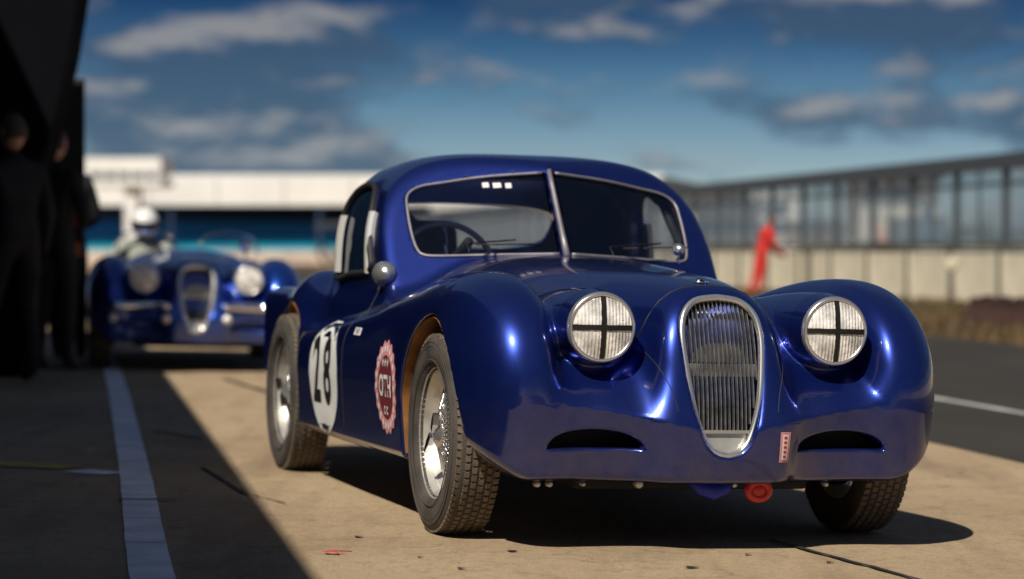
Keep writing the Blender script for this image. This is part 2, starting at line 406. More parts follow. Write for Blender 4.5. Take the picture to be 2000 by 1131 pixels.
def on_front(v, z, closed=True):
    """u of the outer skin met by a ray coming from the front"""
    v = np.atleast_1d(np.array(v, float)); z = np.atleast_1d(np.array(z, float)); lo = np.full(v.shape, -.2); hi = np.full(v.shape, .9)
    for _ in range(26):
        m = (lo + hi) / 2; s = outer(m, np.abs(v), z, closed) < 0; lo = np.where(s, m, lo); hi = np.where(s, hi, m)
    return lo
def on_side(u, z, sgn, closed=True):
    u = np.atleast_1d(np.array(u, float)); z = np.atleast_1d(np.array(z, float)); lo = np.full(u.shape, .45); hi = np.full(u.shape, 1.1)
    for _ in range(26):
        m = (lo + hi) / 2; s = outer(u, m, z, closed) < 0; lo = np.where(s, m, lo); hi = np.where(s, hi, m)
    return lo * sgn
def on_top(u, v, closed=True):
    u = np.atleast_1d(np.array(u, float)); v = np.atleast_1d(np.array(v, float)); lo = np.full(u.shape, .4); hi = np.full(u.shape, 1.5)
    for _ in range(26):
        m = (lo + hi) / 2; s = outer(u, np.abs(v), m, closed) < 0; lo = np.where(s, m, lo); hi = np.where(s, hi, m)
    return lo
# ------------------------------------------------------------ materials of the cars
def paint_mat(name, col):
    m = mat(name, col, rough=.32, metal=.80, coat=1.0, coat_rough=.055); t = m.node_tree; b = t.nodes['Principled BSDF']
    b.inputs['Coat IOR'].default_value = 1.62; co = t.nodes['Texture Coordinate']
    # metal flake and faint orange peel
    n = t.nodes.new('ShaderNodeTexNoise'); n.inputs['Scale'].default_value = 900; t.links.new(co.outputs['Object'], n.inputs['Vector'])
    r = t.nodes.new('ShaderNodeMapRange'); r.inputs[3].default_value = .27; r.inputs[4].default_value = .37; t.links.new(n.outputs[0], r.inputs[0]); t.links.new(r.outputs[0], b.inputs['Roughness'])
    # road dust low on the body, in patches; also colours in the ground's purple-brown reflection
    sp = t.nodes.new('ShaderNodeSeparateXYZ'); t.links.new(co.outputs['Object'], sp.inputs[0]); rz = t.nodes.new('ShaderNodeMapRange'); t.links.new(sp.outputs[2], rz.inputs[0])
    for i, q in enumerate((.22, .50, .34, .035)): rz.inputs[i + 1].default_value = q
    dn = t.nodes.new('ShaderNodeTexNoise'); dn.inputs['Scale'].default_value = 9; dn.inputs['Detail'].default_value = 8; dn.inputs['Roughness'].default_value = .7; t.links.new(co.outputs['Object'], dn.inputs['Vector'])
    dr = t.nodes.new('ShaderNodeMapRange'); t.links.new(dn.outputs[0], dr.inputs[0]); dr.inputs[1].default_value = .35; dr.inputs[2].default_value = .70
    mm = t.nodes.new('ShaderNodeMath'); mm.operation = 'MULTIPLY'; t.links.new(rz.outputs[0], mm.inputs[0]); t.links.new(dr.outputs[0], mm.inputs[1])
    dc = t.nodes.new('ShaderNodeMixRGB'); t.links.new(mm.outputs[0], dc.inputs[0]); dc.inputs[1].default_value = tuple(col) + (1,); dc.inputs[2].default_value = (.20, .15, .12, 1); t.links.new(dc.outputs[0], b.inputs['Base Color'])
    cw = t.nodes.new('ShaderNodeMath'); cw.operation = 'MULTIPLY_ADD'; t.links.new(mm.outputs[0], cw.inputs[0]); cw.inputs[1].default_value = .5; cw.inputs[2].default_value = .065; t.links.new(cw.outputs[0], b.inputs['Coat Roughness'])
    return m
PAINT = paint_mat('deep_blue_metallic_paint', (.0085, .027, .215))
PAINT2 = paint_mat('navy_blue_paint', (.010, .06, .38))
CHROME = mat('chrome', (.78, .78, .80), .09, 1.0, var=.08, vscale=20)
STEEL = mat('worn_wheel_alloy', (.64, .61, .57), .42, .65, var=.2, vscale=14)
RUBBER = mat('dusty_tyre_rubber', (.062, .054, .048), .82, var=.35, vscale=9, bump=.3, bscale=160)
TREAD = mat('worn_tread_rubber', (.16, .125, .092), .9, var=.35, vscale=30, bump=.4, bscale=260)
SEAL = mat('black_rubber_seal', (.012, .012, .014), .6)
BLACK = mat('matt_black', (.010, .010, .012), .75, var=.3)
DARKIN = mat('dark_interior_trim', (.015, .015, .022), .7, var=.3, vscale=6)
LENS = mat('headlamp_lens', (.84, .81, .78), .2, .15, coat=1.0, var=.45, vscale=16, bump=.55, bscale=38)
def flute(m):
    t = m.node_tree; b = t.nodes['Principled BSDF']; w = t.nodes.new('ShaderNodeTexWave'); w.wave_type = 'BANDS'; w.bands_direction = 'Y'; w.inputs['Scale'].default_value = 28; w.inputs['Distortion'].default_value = .6
    t.links.new(t.nodes['Texture Coordinate'].outputs['Object'], w.inputs['Vector']); bp = t.nodes.new('ShaderNodeBump'); bp.inputs['Strength'].default_value = .5; bp.inputs['Distance'].default_value = .004
    t.links.new(w.outputs['Fac'], bp.inputs['Height']); old = b.inputs['Normal'].links[0].from_socket; t.links.new(old, bp.inputs['Normal']); t.links.new(bp.outputs[0], b.inputs['Normal'])
flute(LENS)
TAPE = mat('black_tape', (.010, .009, .009), .45)
GREYFR = mat('grey_screen_frame', (.27, .25, .28), .45, .5, var=.2)
WHITEP = mat('white_vinyl', (.80, .80, .80), .4, var=.05)
PINKP = mat('pink_vinyl', (.72, .30, .33), .45, var=.1)
REDP = mat('red_plastic', (.62, .015, .012), .4, coat=.5)
BLUEST = mat('blue_strap', (.012, .02, .38), .5)
PALET = mat('pale_window_trim', (.70, .69, .66), .45, .1, coat=.4)
SILVER = mat('satin_silver_trim', (.72, .71, .71), .24, .85, coat=.3)
GRMESH = mat('grille_slat_metal', (.42, .41, .40), .3, .85, var=.3, vscale=30)
PALEGR = mat('pale_alloy', (.62, .60, .55), .35, .6, var=.2)
GLASS = glass_mat('windscreen_glass', (.93, .95, .97), .03, (.01, .02, .06))
SGLASS = glass_mat('side_window_plastic', (.30, .40, .55), .45, (.012, .03, .07))
LEATHER = mat('dark_leather', (.03, .02, .022), .5, var=.2)
WOOD = mat('pale_wheel_rim', (.42, .44, .50), .35, .3)
RUST = mat('rusty_arch_liner', (.30, .13, .035), .8, var=.5, vscale=10)
# ------------------------------------------------------------ wheel
TR, TWD = .331, .165
def make_wheel(parent, loc, out, flat=False):
    w = D.objects.new('wheel', None); COL.objects.link(w); w.parent = parent; w.location = loc
    w.rotation_euler = (0, random.uniform(0, 6.28), 0) if out > 0 else (0, random.uniform(0, 6.28), math.pi)
    if getattr(make_wheel, 'proto', None) is None:
        h = TWD / 2; pr = []
        prof = [(.212, -h * .72), (.225, -h * .88), (.262, -h * 1.0), (.295, -h * .98), (.316, -h * .88), (.3265, -h * .70), (.3285, -h * .25), (.3285, h * .25), (.3265, h * .70), (.316, h * .88), (.295, h * .98), (.262, h * 1.0), (.225, h * .88), (.212, h * .72), (.204, h * .5), (.204, -h * .5)]
        a = MB().lathe(prof, 72, closed=True)
        for rr in (.300, .285, .240):
            a.tube([(rr * math.cos(t), h * (.985 if rr < .29 else .97), rr * math.sin(t)) for t in np.linspace(0, 2 * math.pi, 72, endpoint=False)], .0018, 5, True)
        pr.append(('tyre', a, RUBBER, None))
        t_ = MB(); nb = 78
        rows = [(-h * .80, .020, .0), (-h * .50, .016, .5), (-h * .20, .016, .0), (h * .10, .016, .5), (h * .40, .016, 0.), (h * .72, .022, .5)]
        for yc, bw, ph in rows:
            for i in range(nb):
                th0 = 2 * math.pi * (i + ph) / nb; dth = 2 * math.pi / nb * .72; vs = []
                for rr in (.3240 if abs(yc) < h * .7 else .3150, .3318 if abs(yc) < h * .7 else .3265):
                    for (tt, yy) in ((0, -bw / 2), (dth, -bw / 2), (dth * 1.12, 0), (dth, bw / 2), (0, bw / 2), (dth * .18, 0)):
                        y = yc + yy * 1.0; q = th0 + tt; vs.append((rr * math.cos(q), y, rr * math.sin(q)))
                t_.add(vs, [(6, 7, 8, 9, 10, 11)] + [(j, (j + 1) % 6, (j + 1) % 6 + 6, j + 6) for j in range(6)])
        pr.append(('tread_blocks', t_, TREAD, 'stuff'))
        r_ = MB().lathe([(.213, h * .74), (.219, h * .80), (.214, h * .66), (.200, h * .55), (.196, h * .30), (.178, h * .12), (.178, -h * .2), (.196, -h * .4), (.200, -h * .6), (.217, -h * .78), (.208, -h * .74), (.206, -h * .5), (.186, -h * .1), (.186, h * .1), (.204, h * .5)], 64, closed=True)
        pr.append(('rim', r_, STEEL, None))
        s_ = MB(); ns = 30
        for i in range(ns):
            q = 2 * math.pi * i / ns
            for (rh, yh, dq, ro, yo) in ((.048, h * .62, .34, .180, -h * .05), (.048, h * .60, -.34, .181, h * .05), (.062, -h * .35, .26, .182, h * .1), (.062, -h * .35, -.26, .182, -h * .1)):
                s_.tube([(rh * math.cos(q + dq), yh, rh * math.sin(q + dq)), (ro * math.cos(q), yo, ro * math.sin(q))], .0028, 4, caps=False)
        pr.append(('spokes', s_, SILVER, 'stuff'))
        hb = MB().lathe([(.0, h * .84), (.022, h * .84), (.030, h * .80), (.042, h * .68), (.052, h * .62), (.054, h * .50), (.040, h * .40), (.050, -h * .2), (.068, -h * .35), (.068, -h * .5), (0, -h * .5)], 32)
        pr.append(('hub', hb, SILVER, None))
        k = MB()
        for sg in (1, -1):
            k.prism([(.012, -.012), (.045, -.016), (.085, -.010), (.088, .002), (.050, .012), (.012, .012)], lambda p, t, sg=sg: Vector((p[0] * sg, h * .80 + t * (1 + p[0] * 6), p[1] * sg)), -.002, .012)
        pr.append(('knock_off_spinner', k, CHROME, None))
        bd = MB().lathe([(0, -h * .5), (.15, -h * .5), (.17, -h * .6), (.17, -h * 1.3), (0, -h * 1.3)], 40)
        pr.append(('brake_drum', bd, BLACK, None))
        make_wheel.proto = []
        for nm, mb, m, kd in pr:
            o = mb.build(nm, m, w)
            if kd: o['kind'] = kd
            make_wheel.proto.append(o)
    else:
        for p in make_wheel.proto:
            o = p.copy(); COL.objects.link(o); o.parent = w
    return w
# ------------------------------------------------------------ shared front-end details
def text_mesh(body, size):
    c = D.curves.new('t', 'FONT'); c.body = body; c.size = size; c.align_x = 'CENTER'; c.align_y = 'CENTER'; c.offset = size * .025; c.resolution_u = 4
    o = D.objects.new('t', c); COL.objects.link(o); dg = bpy.context.evaluated_depsgraph_get(); dg.update()
    me = D.meshes.new_from_object(o.evaluated_get(dg)); D.objects.remove(o); D.curves.remove(c); return me
def thick(vs, fs, off):
    """give a sheet a second skin behind it"""
    k = len(vs); v2 = [Vector(v) - off for v in vs]; f2 = [tuple(i + k for i in f[::-1]) for f in fs]
    return list(vs) + v2, list(fs) + f2
def disc_grid(cx, cy, rx, ry, n=36, m=5, shape=None):
    P = [(cx, cy)]; F = []
    for j in range(1, m + 1):
        for i in range(n):
            t = 2 * math.pi * i / n; s = shape(t) if (shape and j == m) else 1
            P.append((cx + rx * s * j / m * math.cos(t), cy + ry * s * j / m * math.sin(t)))
    for i in range(n): F.append((0, 1 + i, 1 + (i + 1) % n))
    for j in range(1, m):
        for i in range(n):
            a = 1 + (j - 1) * n + i; b = 1 + (j - 1) * n + (i + 1) % n; F.append((a, a + n, b + n, b))
    return P, F
def side_decal(name, P, F, off, m, parent, sgn=-1):
    P = np.array(P); v = on_side(P[:, 0], P[:, 1], sgn)
    vs = [Vector((p[0], q + sgn * off, p[1])) for p, q in zip(P, v)]
    mb = MB(); mb.add(vs, F, True); return mb.build(name, m, parent)
def side_text(name, body, size, cu, cz, off, m, parent, sx=1.0, sz=1.0):
    me = text_mesh(body, size); P = [(cu + v.co.x * sx, cz + v.co.y * sz) for v in me.vertices]; F = [tuple(p.vertices) for p in me.polygons]
    D.meshes.remove(me); return side_decal(name, P, F, off, m, parent)
def gr_out(k=0.0):
    """grille outline with the bulge of the nose: list of (u, v, z)"""
    g = [(a - k, z) for a, z in GR]; pts = [(a, z) for a, z in g] + [(-a, z) for a, z in g[::-1][1:-1]]
    return [Vector((float(tN(z)) + .004 - a * a * 1.0, a, z)) for a, z in pts]
def grille_half(z):
    zz = [p[1] for p in GR][::-1]; aa = [p[0] for p in GR][::-1]; return float(np.interp(z, zz, aa))
def front_details(parent, main=True):
    nm = 'grille'
    g = D.objects.new('grille', None); COL.objects.link(g); g.parent = parent
    pts = gr_out(-.004); MB().tube(pts, (.0115 if main else .024), 10, True).build('surround', SILVER, g)
    bk = MB(); prof = [(a, z) for a, z in GR] + [(-a, z) for a, z in GR[::-1][1:-1]]
    bk.add([Vector((float(tN(z)) - .066, a, z)) for a, z in prof], [tuple(range(len(prof)))]); bk.build('radiator_core', BLACK, g)
    ns = 9 if main else 6; sp = .132 / (ns + .3)
    for i in range(-ns, ns + 1):
        a = i * sp; zs = [z for z in np.linspace(.376, .800, 60) if grille_half(z) > abs(a) + .004]
        if len(zs) < 2: continue
        zz = np.linspace(zs[0], zs[-1], 9); mb = MB(); vs = []
        for z in zz:
            u = float(tN(z)) - .010 - a * a
            vs += [(u, a - .0016, z), (u, a + .0016, z), (u - .020, a + .0016, z), (u - .020, a - .0016, z)]
        fs = []
        for j in range(8):
            for q in range(4): fs.append((j * 4 + q, j * 4 + (q + 1) % 4, j * 4 + 4 + (q + 1) % 4, j * 4 + 4 + q))
        mb.add(vs, fs + [(0, 3, 2, 1), (32, 33, 34, 35)]); mb.build('slat', GRMESH, g)
    # plate closing the foot of the grille and a bar and half disc modelling reflected light behind the slats
    pl = MB(); zz = [z for z in np.linspace(.311, .380, 9)]
    op = [(grille_half(z) - .004, z) for z in zz]; op = op + [(-a, z) for a, z in op[::-1]]
    pl.prism(op, lambda p, t: Vector((float(tN(p[1])) - .012 - p[0] ** 2 + t, p[0], p[1])), -.004, .0); pl.build('lower_plate', PALEGR, g)
    b = MB(); z0 = .572; aw = grille_half(z0) - .006
    b.box((float(tN(z0)) - .040, 0, z0), (.006, 2 * aw, .040)); b.build('light_band_bar', SILVER, g)
    cb = MB(); cb.box((float(tN(.381)) - .014, 0, .381), (.016, 2 * grille_half(.381) - .008, .010)); cb.build('plate_edge', SILVER, g)
    hd = MB(); op = [(.095 * math.cos(t), .595 + .062 * math.sin(t)) for t in np.linspace(0, math.pi, 20)]
    hd.prism(op, lambda p, t: Vector((.565 + t, p[0], p[1])), -.004, .0); hd.build('reflection_disc', PALEGR, g)
    for sg in (-1, 1):
        h = D.objects.new('headlight', None); COL.objects.link(h); h.parent = parent; h.location = (HL[0], sg * HL[1], HL[2])
        MB().lathe([(.095, .004), (.100, .011), (.106, .010), (.111, .002), (.1125, -.012), (.1115, -.040), (.10, -.040)], 56, 'X', closed=True).build('bezel', SILVER, h)
        prof = [(r, .006 + .018 * (1 - (r / .099) ** 2)) for r in np.linspace(0.0005, .099, 14)]
        MB().lathe(prof, 56, 'X').build('lens', LENS, h)
        if main:
            for ax in (0, 1):
                mb = MB(); vs = []; ts = np.linspace(-.099, .099, 21)
                for t in ts:
                    e_ = random.uniform(-.0012, .0012)
                    for w in (-.0085 + e_, .0085 + e_ * .5):
                        y, z = (w, t) if ax == 0 else (t, w); r2 = y * y + z * z
                        vs.append((.0085 + ax * .0006 + .018 * (1 - r2 / .0098), y, z))
                mb.add(vs, [(2 * i, 2 * i + 1, 2 * i + 3, 2 * i + 2) for i in range(20)], True)
                mb.build('tape_strip', TAPE, h)
# ================================================================ the blue coupe
car = empty('race_car', (.484, 9.005, gz(.484, 9.005)), (-.024, 0, -(math.pi / 2 - .2762)),
            label='deep blue vintage coupe with race number 28, taped headlights, parked in the sun', cat='car')
make_panels(car, True, .0115, PAINT)
front_details(car)
for u, s_ in ((0, -1), (0, 1), (-2.5917, -1), (-2.5917, 1)):
    make_wheel(car, (u, s_ * (.712 if u == 0 else .716), TR), s_)
# arch liners
for sg in (-1, 1):
    for uc, zc, rr in ((.022, .315, .397), (-2.5917, .335, .377)):
        mb = MB(); vs = []; ts = np.linspace(.18, math.pi + .20, 30)
        for t in ts:
            uu, zz = uc + rr * math.cos(t), zc + rr * math.sin(t)
            vo = float(on_side([uu], [zz], 1)[0]) - .010
            for v in (.49, vo): vs.append((uu, sg * v, zz))
        mb.add(vs, [(2 * i, 2 * i + 1, 2 * i + 3, 2 * i + 2) for i in range(29)], True); mb.build('arch_liner', RUST, car)
    # black plate in place of the shade inside each nose intake
    dk = MB(); op = [(a_ * 1.0, z_) for a_, z_ in INT]; dk.prism([(.41 + (a_ - .41) * 1.04, .322 + (z_ - .325) * 1.08) for a_, z_ in INT], lambda p, t, sg=sg: Vector((t, sg * p[0], p[1])), .475, .480)
    dk.build('intake_dark_plate', BLACK, car)
# windscreen: two panes, frame, divider
for sg in (-1, 1):
    fr = [Vector((float(ws_u(p[0], p[1])) + .004, sg * p[0], p[1])) for p in WS]
    MB().tube(fr, .0055, 8, False).build('windscreen_frame', GREYFR, car)
    pn = MB(); pn.prism(WS, lambda p, t, sg=sg: Vector((float(ws_u(p[0], p[1])) - .010 + t, sg * p[0], p[1])), 0, .004); pn.build('windscreen_pane', GLASS, car)
MB().tube([(float(ws_u(0, z)) + .006, 0, z) for z in (.925, 1.0, 1.1, 1.2, 1.258)], [.014, .012, .0105, .0095, .009], 8).build('windscreen_divider', GREYFR, car)
# side windows
for sg in (-1, 1):
    P = np.array(SWIN); v = on_side(P[:, 0], P[:, 1], 1)
    loop = [Vector((p[0], sg * (q + .002), p[1])) for p, q in zip(P, v)]
    MB().tube(loop, .013, 7, True).build('window_seal', SEAL, car)
    for u0, u1 in ((-1.555, -1.500), (-2.095, -2.105)):
        zz = np.linspace(.845, 1.085 if u0 > -2 else 1.075, 9); uu = np.interp(zz, [.84, 1.09], [u1 if u0 > -2 else -2.085, u0 if u0 > -2 else -2.075])
        vv = on_side(uu, zz, 1); mb = MB(); vs = []
        for a_, b_, c_ in zip(uu, vv, zz): vs += [(a_ - .018, sg * (b_ + .015), c_), (a_ + .018, sg * (b_ + .015), c_), (a_ + .018, sg * (b_ - .006), c_), (a_ - .018, sg * (b_ - .006), c_)]
        mb.add(vs, [(j * 4 + q, j * 4 + (q + 1) % 4, j * 4 + 4 + (q + 1) % 4, j * 4 + 4 + q) for j in range(8) for q in range(4)] + [(0, 1, 2, 3), (32, 33, 34, 35)]); mb.build('window_frame_bar', PALET, car)
    g = MB(); k = len(SWIN); cen = P.mean(0); ring = [cen + (p - cen) * s for s in (.5, 1) for p in P]; ring = [cen] + ring; rp = np.array(ring)
    vv = on_side(rp[:, 0], rp[:, 1], 1) - .014
    F = [(0, 1 + i, 1 + (i + 1) % k) for i in range(k)] + [(1 + i, 1 + k + i, 1 + k + (i + 1) % k, 1 + (i + 1) % k) for i in range(k)]
    g.add([(p[0], sg * q, p[1]) for p, q in zip(ring, vv)], F, True); g.build('side_window', SGLASS if sg < 0 else GLASS, car)
# rear window seal
# cabin fittings
d_ = MB(); d_.box((-1.31, 0, .79), (.06, .90, .18), bev=.015); d_.build('dashboard', DARKIN, car)
sw = D.objects.new('steering_wheel', None); COL.objects.link(sw); sw.parent = car; sw.location = (-1.60, -.335, .865); sw.rotation_euler = (0, R(-22), 0)
MB().tube([(0, .195 * math.cos(t), .195 * math.sin(t)) for t in np.linspace(0, 2 * math.pi, 48, endpoint=False)], .013, 8, True).build('rim', WOOD, sw)
for q in (R(90), R(210), R(330)):
    MB().tube([(0.0, 0, 0), (0, .19 * math.cos(q), .19 * math.sin(q))], .009, 6).build('spoke', CHROME, sw)
MB().tube([(0, 0, 0), (.34, 0, -.02)], .02, 8).build('column', BLACK, sw)
for sg in (-1,):
    s_ = MB(); s_.box((-2.02, sg * .33, .66), (.46, .44, .14), bev=.04)
    s_.box((-2.30, sg * .33, .86), (.13, .44, .42), m=Matrix.Rotation(R(-12), 4, 'Y'), bev=.05); s_.build('seat', LEATHER, car)
hoop = [(-2.12, -.56, .62), (-2.12, -.575, .95), (-2.12, -.53, 1.16), (-2.12, -.38, 1.245), (-2.12, 0, 1.262), (-2.12, .38, 1.245), (-2.12, .53, 1.16), (-2.12, .575, .95), (-2.12, .56, .62)]
MB().tube([tuple(p) for p in curve_pts(hoop, 6)], .021, 8).build('roll_hoop', BLACK, car)
MB().tube([(-2.13, -.50, 1.19), (-2.13, .10, .66)], .020, 8).build('roll_hoop_diagonal', BLACK, car)
for sg in (-1, 1):
    MB().tube([(-1.28, sg * .575, .72), (-1.38, sg * .565, .95), (-1.55, sg * .53, 1.15), (-1.72, sg * .47, 1.235), (-2.1, sg * .42, 1.245)], .019, 8).build('roll_cage_bar', BLACK, car)
# wipers, mirrors, badges
for v0, v1 in ((-.40, -.18), (.16, .40)):
    a_ = MB(); a_.tube([(-1.02, v0, .935), (-1.10, v0 + .01, .965), (-1.175, v1, .985)], .003, 6); a_.tube([(-1.15, v1 - .16, .962), (-1.16, v1 + .10, .972)], .0028, 5); a_.build('wiper', SEAL, car)
for (u, v, z), s in (((-1.24, -.665, .845), .92), ((-1.08, .44, .962), .45)):
    m_ = D.objects.new('wing_mirror', None); COL.objects.link(m_); m_.parent = car; m_.location = (u, v, z); m_.scale = (s, s, s)
    MB().lathe([(.0005, .055), (.022, .050), (.040, .030), (.050, 0), (.052, -.025), (.050, -.032), (.0005, -.030)], 28, 'X').build('mirror_shell', SILVER, m_)
    tgt = .06 if v < 0 else .0
    MB().tube([(0, 0, -.04), (0.0, tgt * .5, -.09), (0.0, tgt, -.125)], .009, 8).build('mirror_stalk', CHROME, m_)
# emblem on the nose
em = MB(); eu = np.array([.36, .40, .44]); ez = on_top(eu, [0, 0, 0])
em.tube([(u, 0, z + .006) for u, z in zip(eu, ez)], [.004, .010, .004], 8); em.tube([(.40, -.024, float(ez[1]) + .002), (.40, 0, float(ez[1]) + .008), (.40, .024, float(ez[1]) + .002)], [.003, .007, .003], 6)
em.build('nose_emblem', CHROME, car)
P, F = disc_grid(.40, 0, .030, .026, 20, 2); zz = on_top([p[0] for p in P], [p[1] for p in P]); em = MB(); em.add([(p[0], p[1], z + .003) for p, z in zip(P, zz)], F, True); em.build('emblem_plate', SILVER, car)
# small round badge by the near foot of the windscreen
P, F = disc_grid(-1.02, -.545, .045, .030, 16, 2); zz = on_top([p[0] for p in P], [p[1] for p in P]); em = MB(); em.add([(p[0], p[1], z + .003) for p, z in zip(P, zz)], F, True); em.build('scuttle_badge', PINKP, car)
P, F = disc_grid(-1.02, -.545, .028, .018, 12, 2); zz = on_top([p[0] for p in P], [p[1] for p in P]); em = MB(); em.add([(p[0], p[1], z + .0045) for p, z in zip(P, zz)], F, True); em.build('scuttle_badge_centre', WHITEP, car)
# panel gaps
def gap(name, pts, r=.0022):
    return MB().tube(pts, r, 5).build(name, SEAL, car)
for sg in (-1, 1):
    zz = np.linspace(.25, .80, 24); uu = np.full(24, -1.33); gap('door_gap', [(u, v + 0, z) for u, v, z in zip(uu, on_side(uu, zz, sg), zz)])
    uu = np.linspace(-1.33, -2.02, 16); zz = np.full(16, .25); gap('door_gap', [(u, v, z) for u, v, z in zip(uu, on_side(uu, zz, sg), zz)])
    uu = np.linspace(-.98, .46, 40); vv = sg * (.50 - .25 * np.clip((uu + .9) / 1.3, 0, 1)); gap('bonnet_gap', [(u, v, z) for u, v, z in zip(uu, vv, on_top(uu, vv))], .0028)
vv = np.linspace(-.49, .49, 24); uu = np.full(24, -.98); gap('bonnet_gap', [(u, v, z) for u, v, z in zip(uu, vv, on_top(uu, vv))])
vv = np.linspace(-.24, .24, 14); uu = np.full(14, .46); gap('bonnet_gap', [(u, v, z) for u, v, z in zip(uu, vv, on_top(uu, vv))], .0028)
for sg in (-1, 1):
    c_ = curve_pts([(.262, .735), (.262, .700), (.235, .640), (.205, .570), (.178, .500), (.165, .440)], 6); uu = on_front([p[0] for p in c_], [p[1] for p in c_]); gap('nose_seam', [(u, sg * p[0], p[1]) for u, p in zip(uu, c_)], .0017)
# side lettering
P, F = disc_grid(-1.665, .446, .262, .226); P = [(x_, min(z_, .655)) for x_, z_ in P]; side_decal('number_roundel', P, F, .0022, WHITEP, car)
BV = mat('black_vinyl', (.012, .012, .013), .5)
side_text('race_number', '2', .36, -1.785, .45, .0042, BV, car, .80, .98); side_text('race_number', '8', .36, -1.585, .45, .0042, BV, car, .74, .98)
P, F = disc_grid(-.585, .452, .168, .160, 72, 5, lambda t: 1 + .05 * math.sin(18 * t)); side_decal('club_badge', P, F, .0020, PINKP, car)
BW = mat('badge_dark_red', (.16, .02, .03), .5)
P, F = disc_grid(-.585, .452, .118, .112); side_decal('badge_centre', P, F, .0034, BW, car)
P = []; F = []
for i in range(22):
    t = 2 * math.pi * i / 22; p, f = disc_grid(-.585 + .143 * math.cos(t), .452 + .136 * math.sin(t), .0125, .0125, 10, 1); b0 = len(P); P += p; F += [tuple(q + b0 for q in x) for x in f]
side_decal('badge_chain', P, F, .0034, WHITEP, car)
side_text('badge_letters', 'OTH', .105, -.585, .452, .0048, WHITEP, car, .85, 1.0)
for zz, tx in ((.525, '* * *'), (.375, 'c c')): side_text('badge_motif', tx, .06, -.585, zz, .0048, WHITEP, car, .9, 1)
side_text('driver_name', 'II III II', .026, -1.125, .632, .0030, mat('grey_vinyl', (.25, .25, .28), .5), car, 1.1, 1)
P, F = [(-1.185, .618), (-1.065, .618), (-1.065, .645), (-1.185, .645)], [(0, 1, 2, 3)]; side_decal('name_strip', P, F, .0018, WHITEP, car)
# sticker on the windscreen head
for i, w in enumerate((.024, .030, .022)):
    a_ = .245 - i * .042; s_ = MB(); s_.prism([(a_ - w / 2, 1.186), (a_ + w / 2, 1.184), (a_ + w / 2, 1.203), (a_ - w / 2, 1.205)], lambda p, t: Vector((float(ws_u(p[0], p[1])) + .001 + t, -p[0], p[1])), 0, .001); s_.build('screen_sticker', WHITEP, car)
# sticker on the front valance
zc_, vc_ = .335, .19
def front_sheet(name, v0, v1, z0, z1, off, m, n=4):
    gv, gz_ = np.meshgrid(np.linspace(v0, v1, n), np.linspace(z0, z1, n)); uu = on_front(gv.ravel(), gz_.ravel()) + off
    mb = MB(); mb.add([(u, v, z) for u, v, z in zip(uu, gv.ravel(), gz_.ravel())], [(i * n + j, i * n + j + 1, i * n + n + j + 1, i * n + n + j) for i in range(n - 1) for j in range(n - 1)], True); return mb.build(name, m, car)
st = front_sheet('tow_sticker', vc_ - .019, vc_ + .019, zc_ - .048, zc_ + .048, .002, PINKP)
front_sheet('tow_sticker_panel', vc_ - .011, vc_ + .011, zc_ - .040, zc_ + .040, .0032, WHITEP)
for i in range(5): front_sheet('tow_sticker_letter', vc_ - .006, vc_ + .006, zc_ - .034 + i * .015, zc_ - .026 + i * .015, .0042, REDP, 2)
# beneath the nose
lp = [(.545 + .0 * t, .155 + .035 * math.cos(t), .188 + .026 * math.sin(t)) for t in np.linspace(0, 2 * math.pi, 20, endpoint=False)]
MB().tube(lp, .014, 8, True).build('tow_loop', REDP, car); MB().lathe([(.0005, .012), (.024, .010), (.028, 0), (.0005, -.01)], 16, 'X', c=(.545, .155, .190)).build('tow_loop_centre', REDP, car)
sb_ = MB(); sb_.tube([(.53, -.075, .222), (.545, -.04, .196), (.55, 0, .186), (.545, .04, .196), (.53, .07, .222)], [.012, .024, .028, .024, .012], 10); sb_.build('strap', BLUEST, car)
for v, sz, m in ((-.235, .014, PALEGR), (.085, .012, PALEGR), (-.53, .010, STEEL), (-.57, .010, STEEL), (-.42, .007, STEEL), (.40, .008, STEEL)):
    MB().lathe([(.0005, .02), (sz * .7, .02), (sz, .012), (sz, -.012), (.0005, -.012)], 12, 'X', c=(.50, v, .205)).build('bolt', m, car)
ub = MB(); ub.box((-.2, 0, .20), (1.1, .80, .05), bev=.01); ub.box((-1.6, 0, .19), (1.9, 1.2, .03), bev=.01); ub.tube([(.10, -.60, .24), (.10, .60, .24)], .028, 8); ub.tube([(-.10, -.60, .30), (-.10, .60, .30)], .02, 8); ub.build('chassis', BLACK, car)
MB().tube([(-.9, -.35, .165), (-1.8, -.36, .160), (-2.9, -.38, .20)], .03, 10).build('exhaust_pipe', STEEL, car)
MB().tube([(-.95, -.77, .222), (-1.4, -.772, .220), (-2.15, -.772, .224)], .012, 8).build('sill_strip', mat('pale_sill', (.35, .28, .22), .5, .3), car)
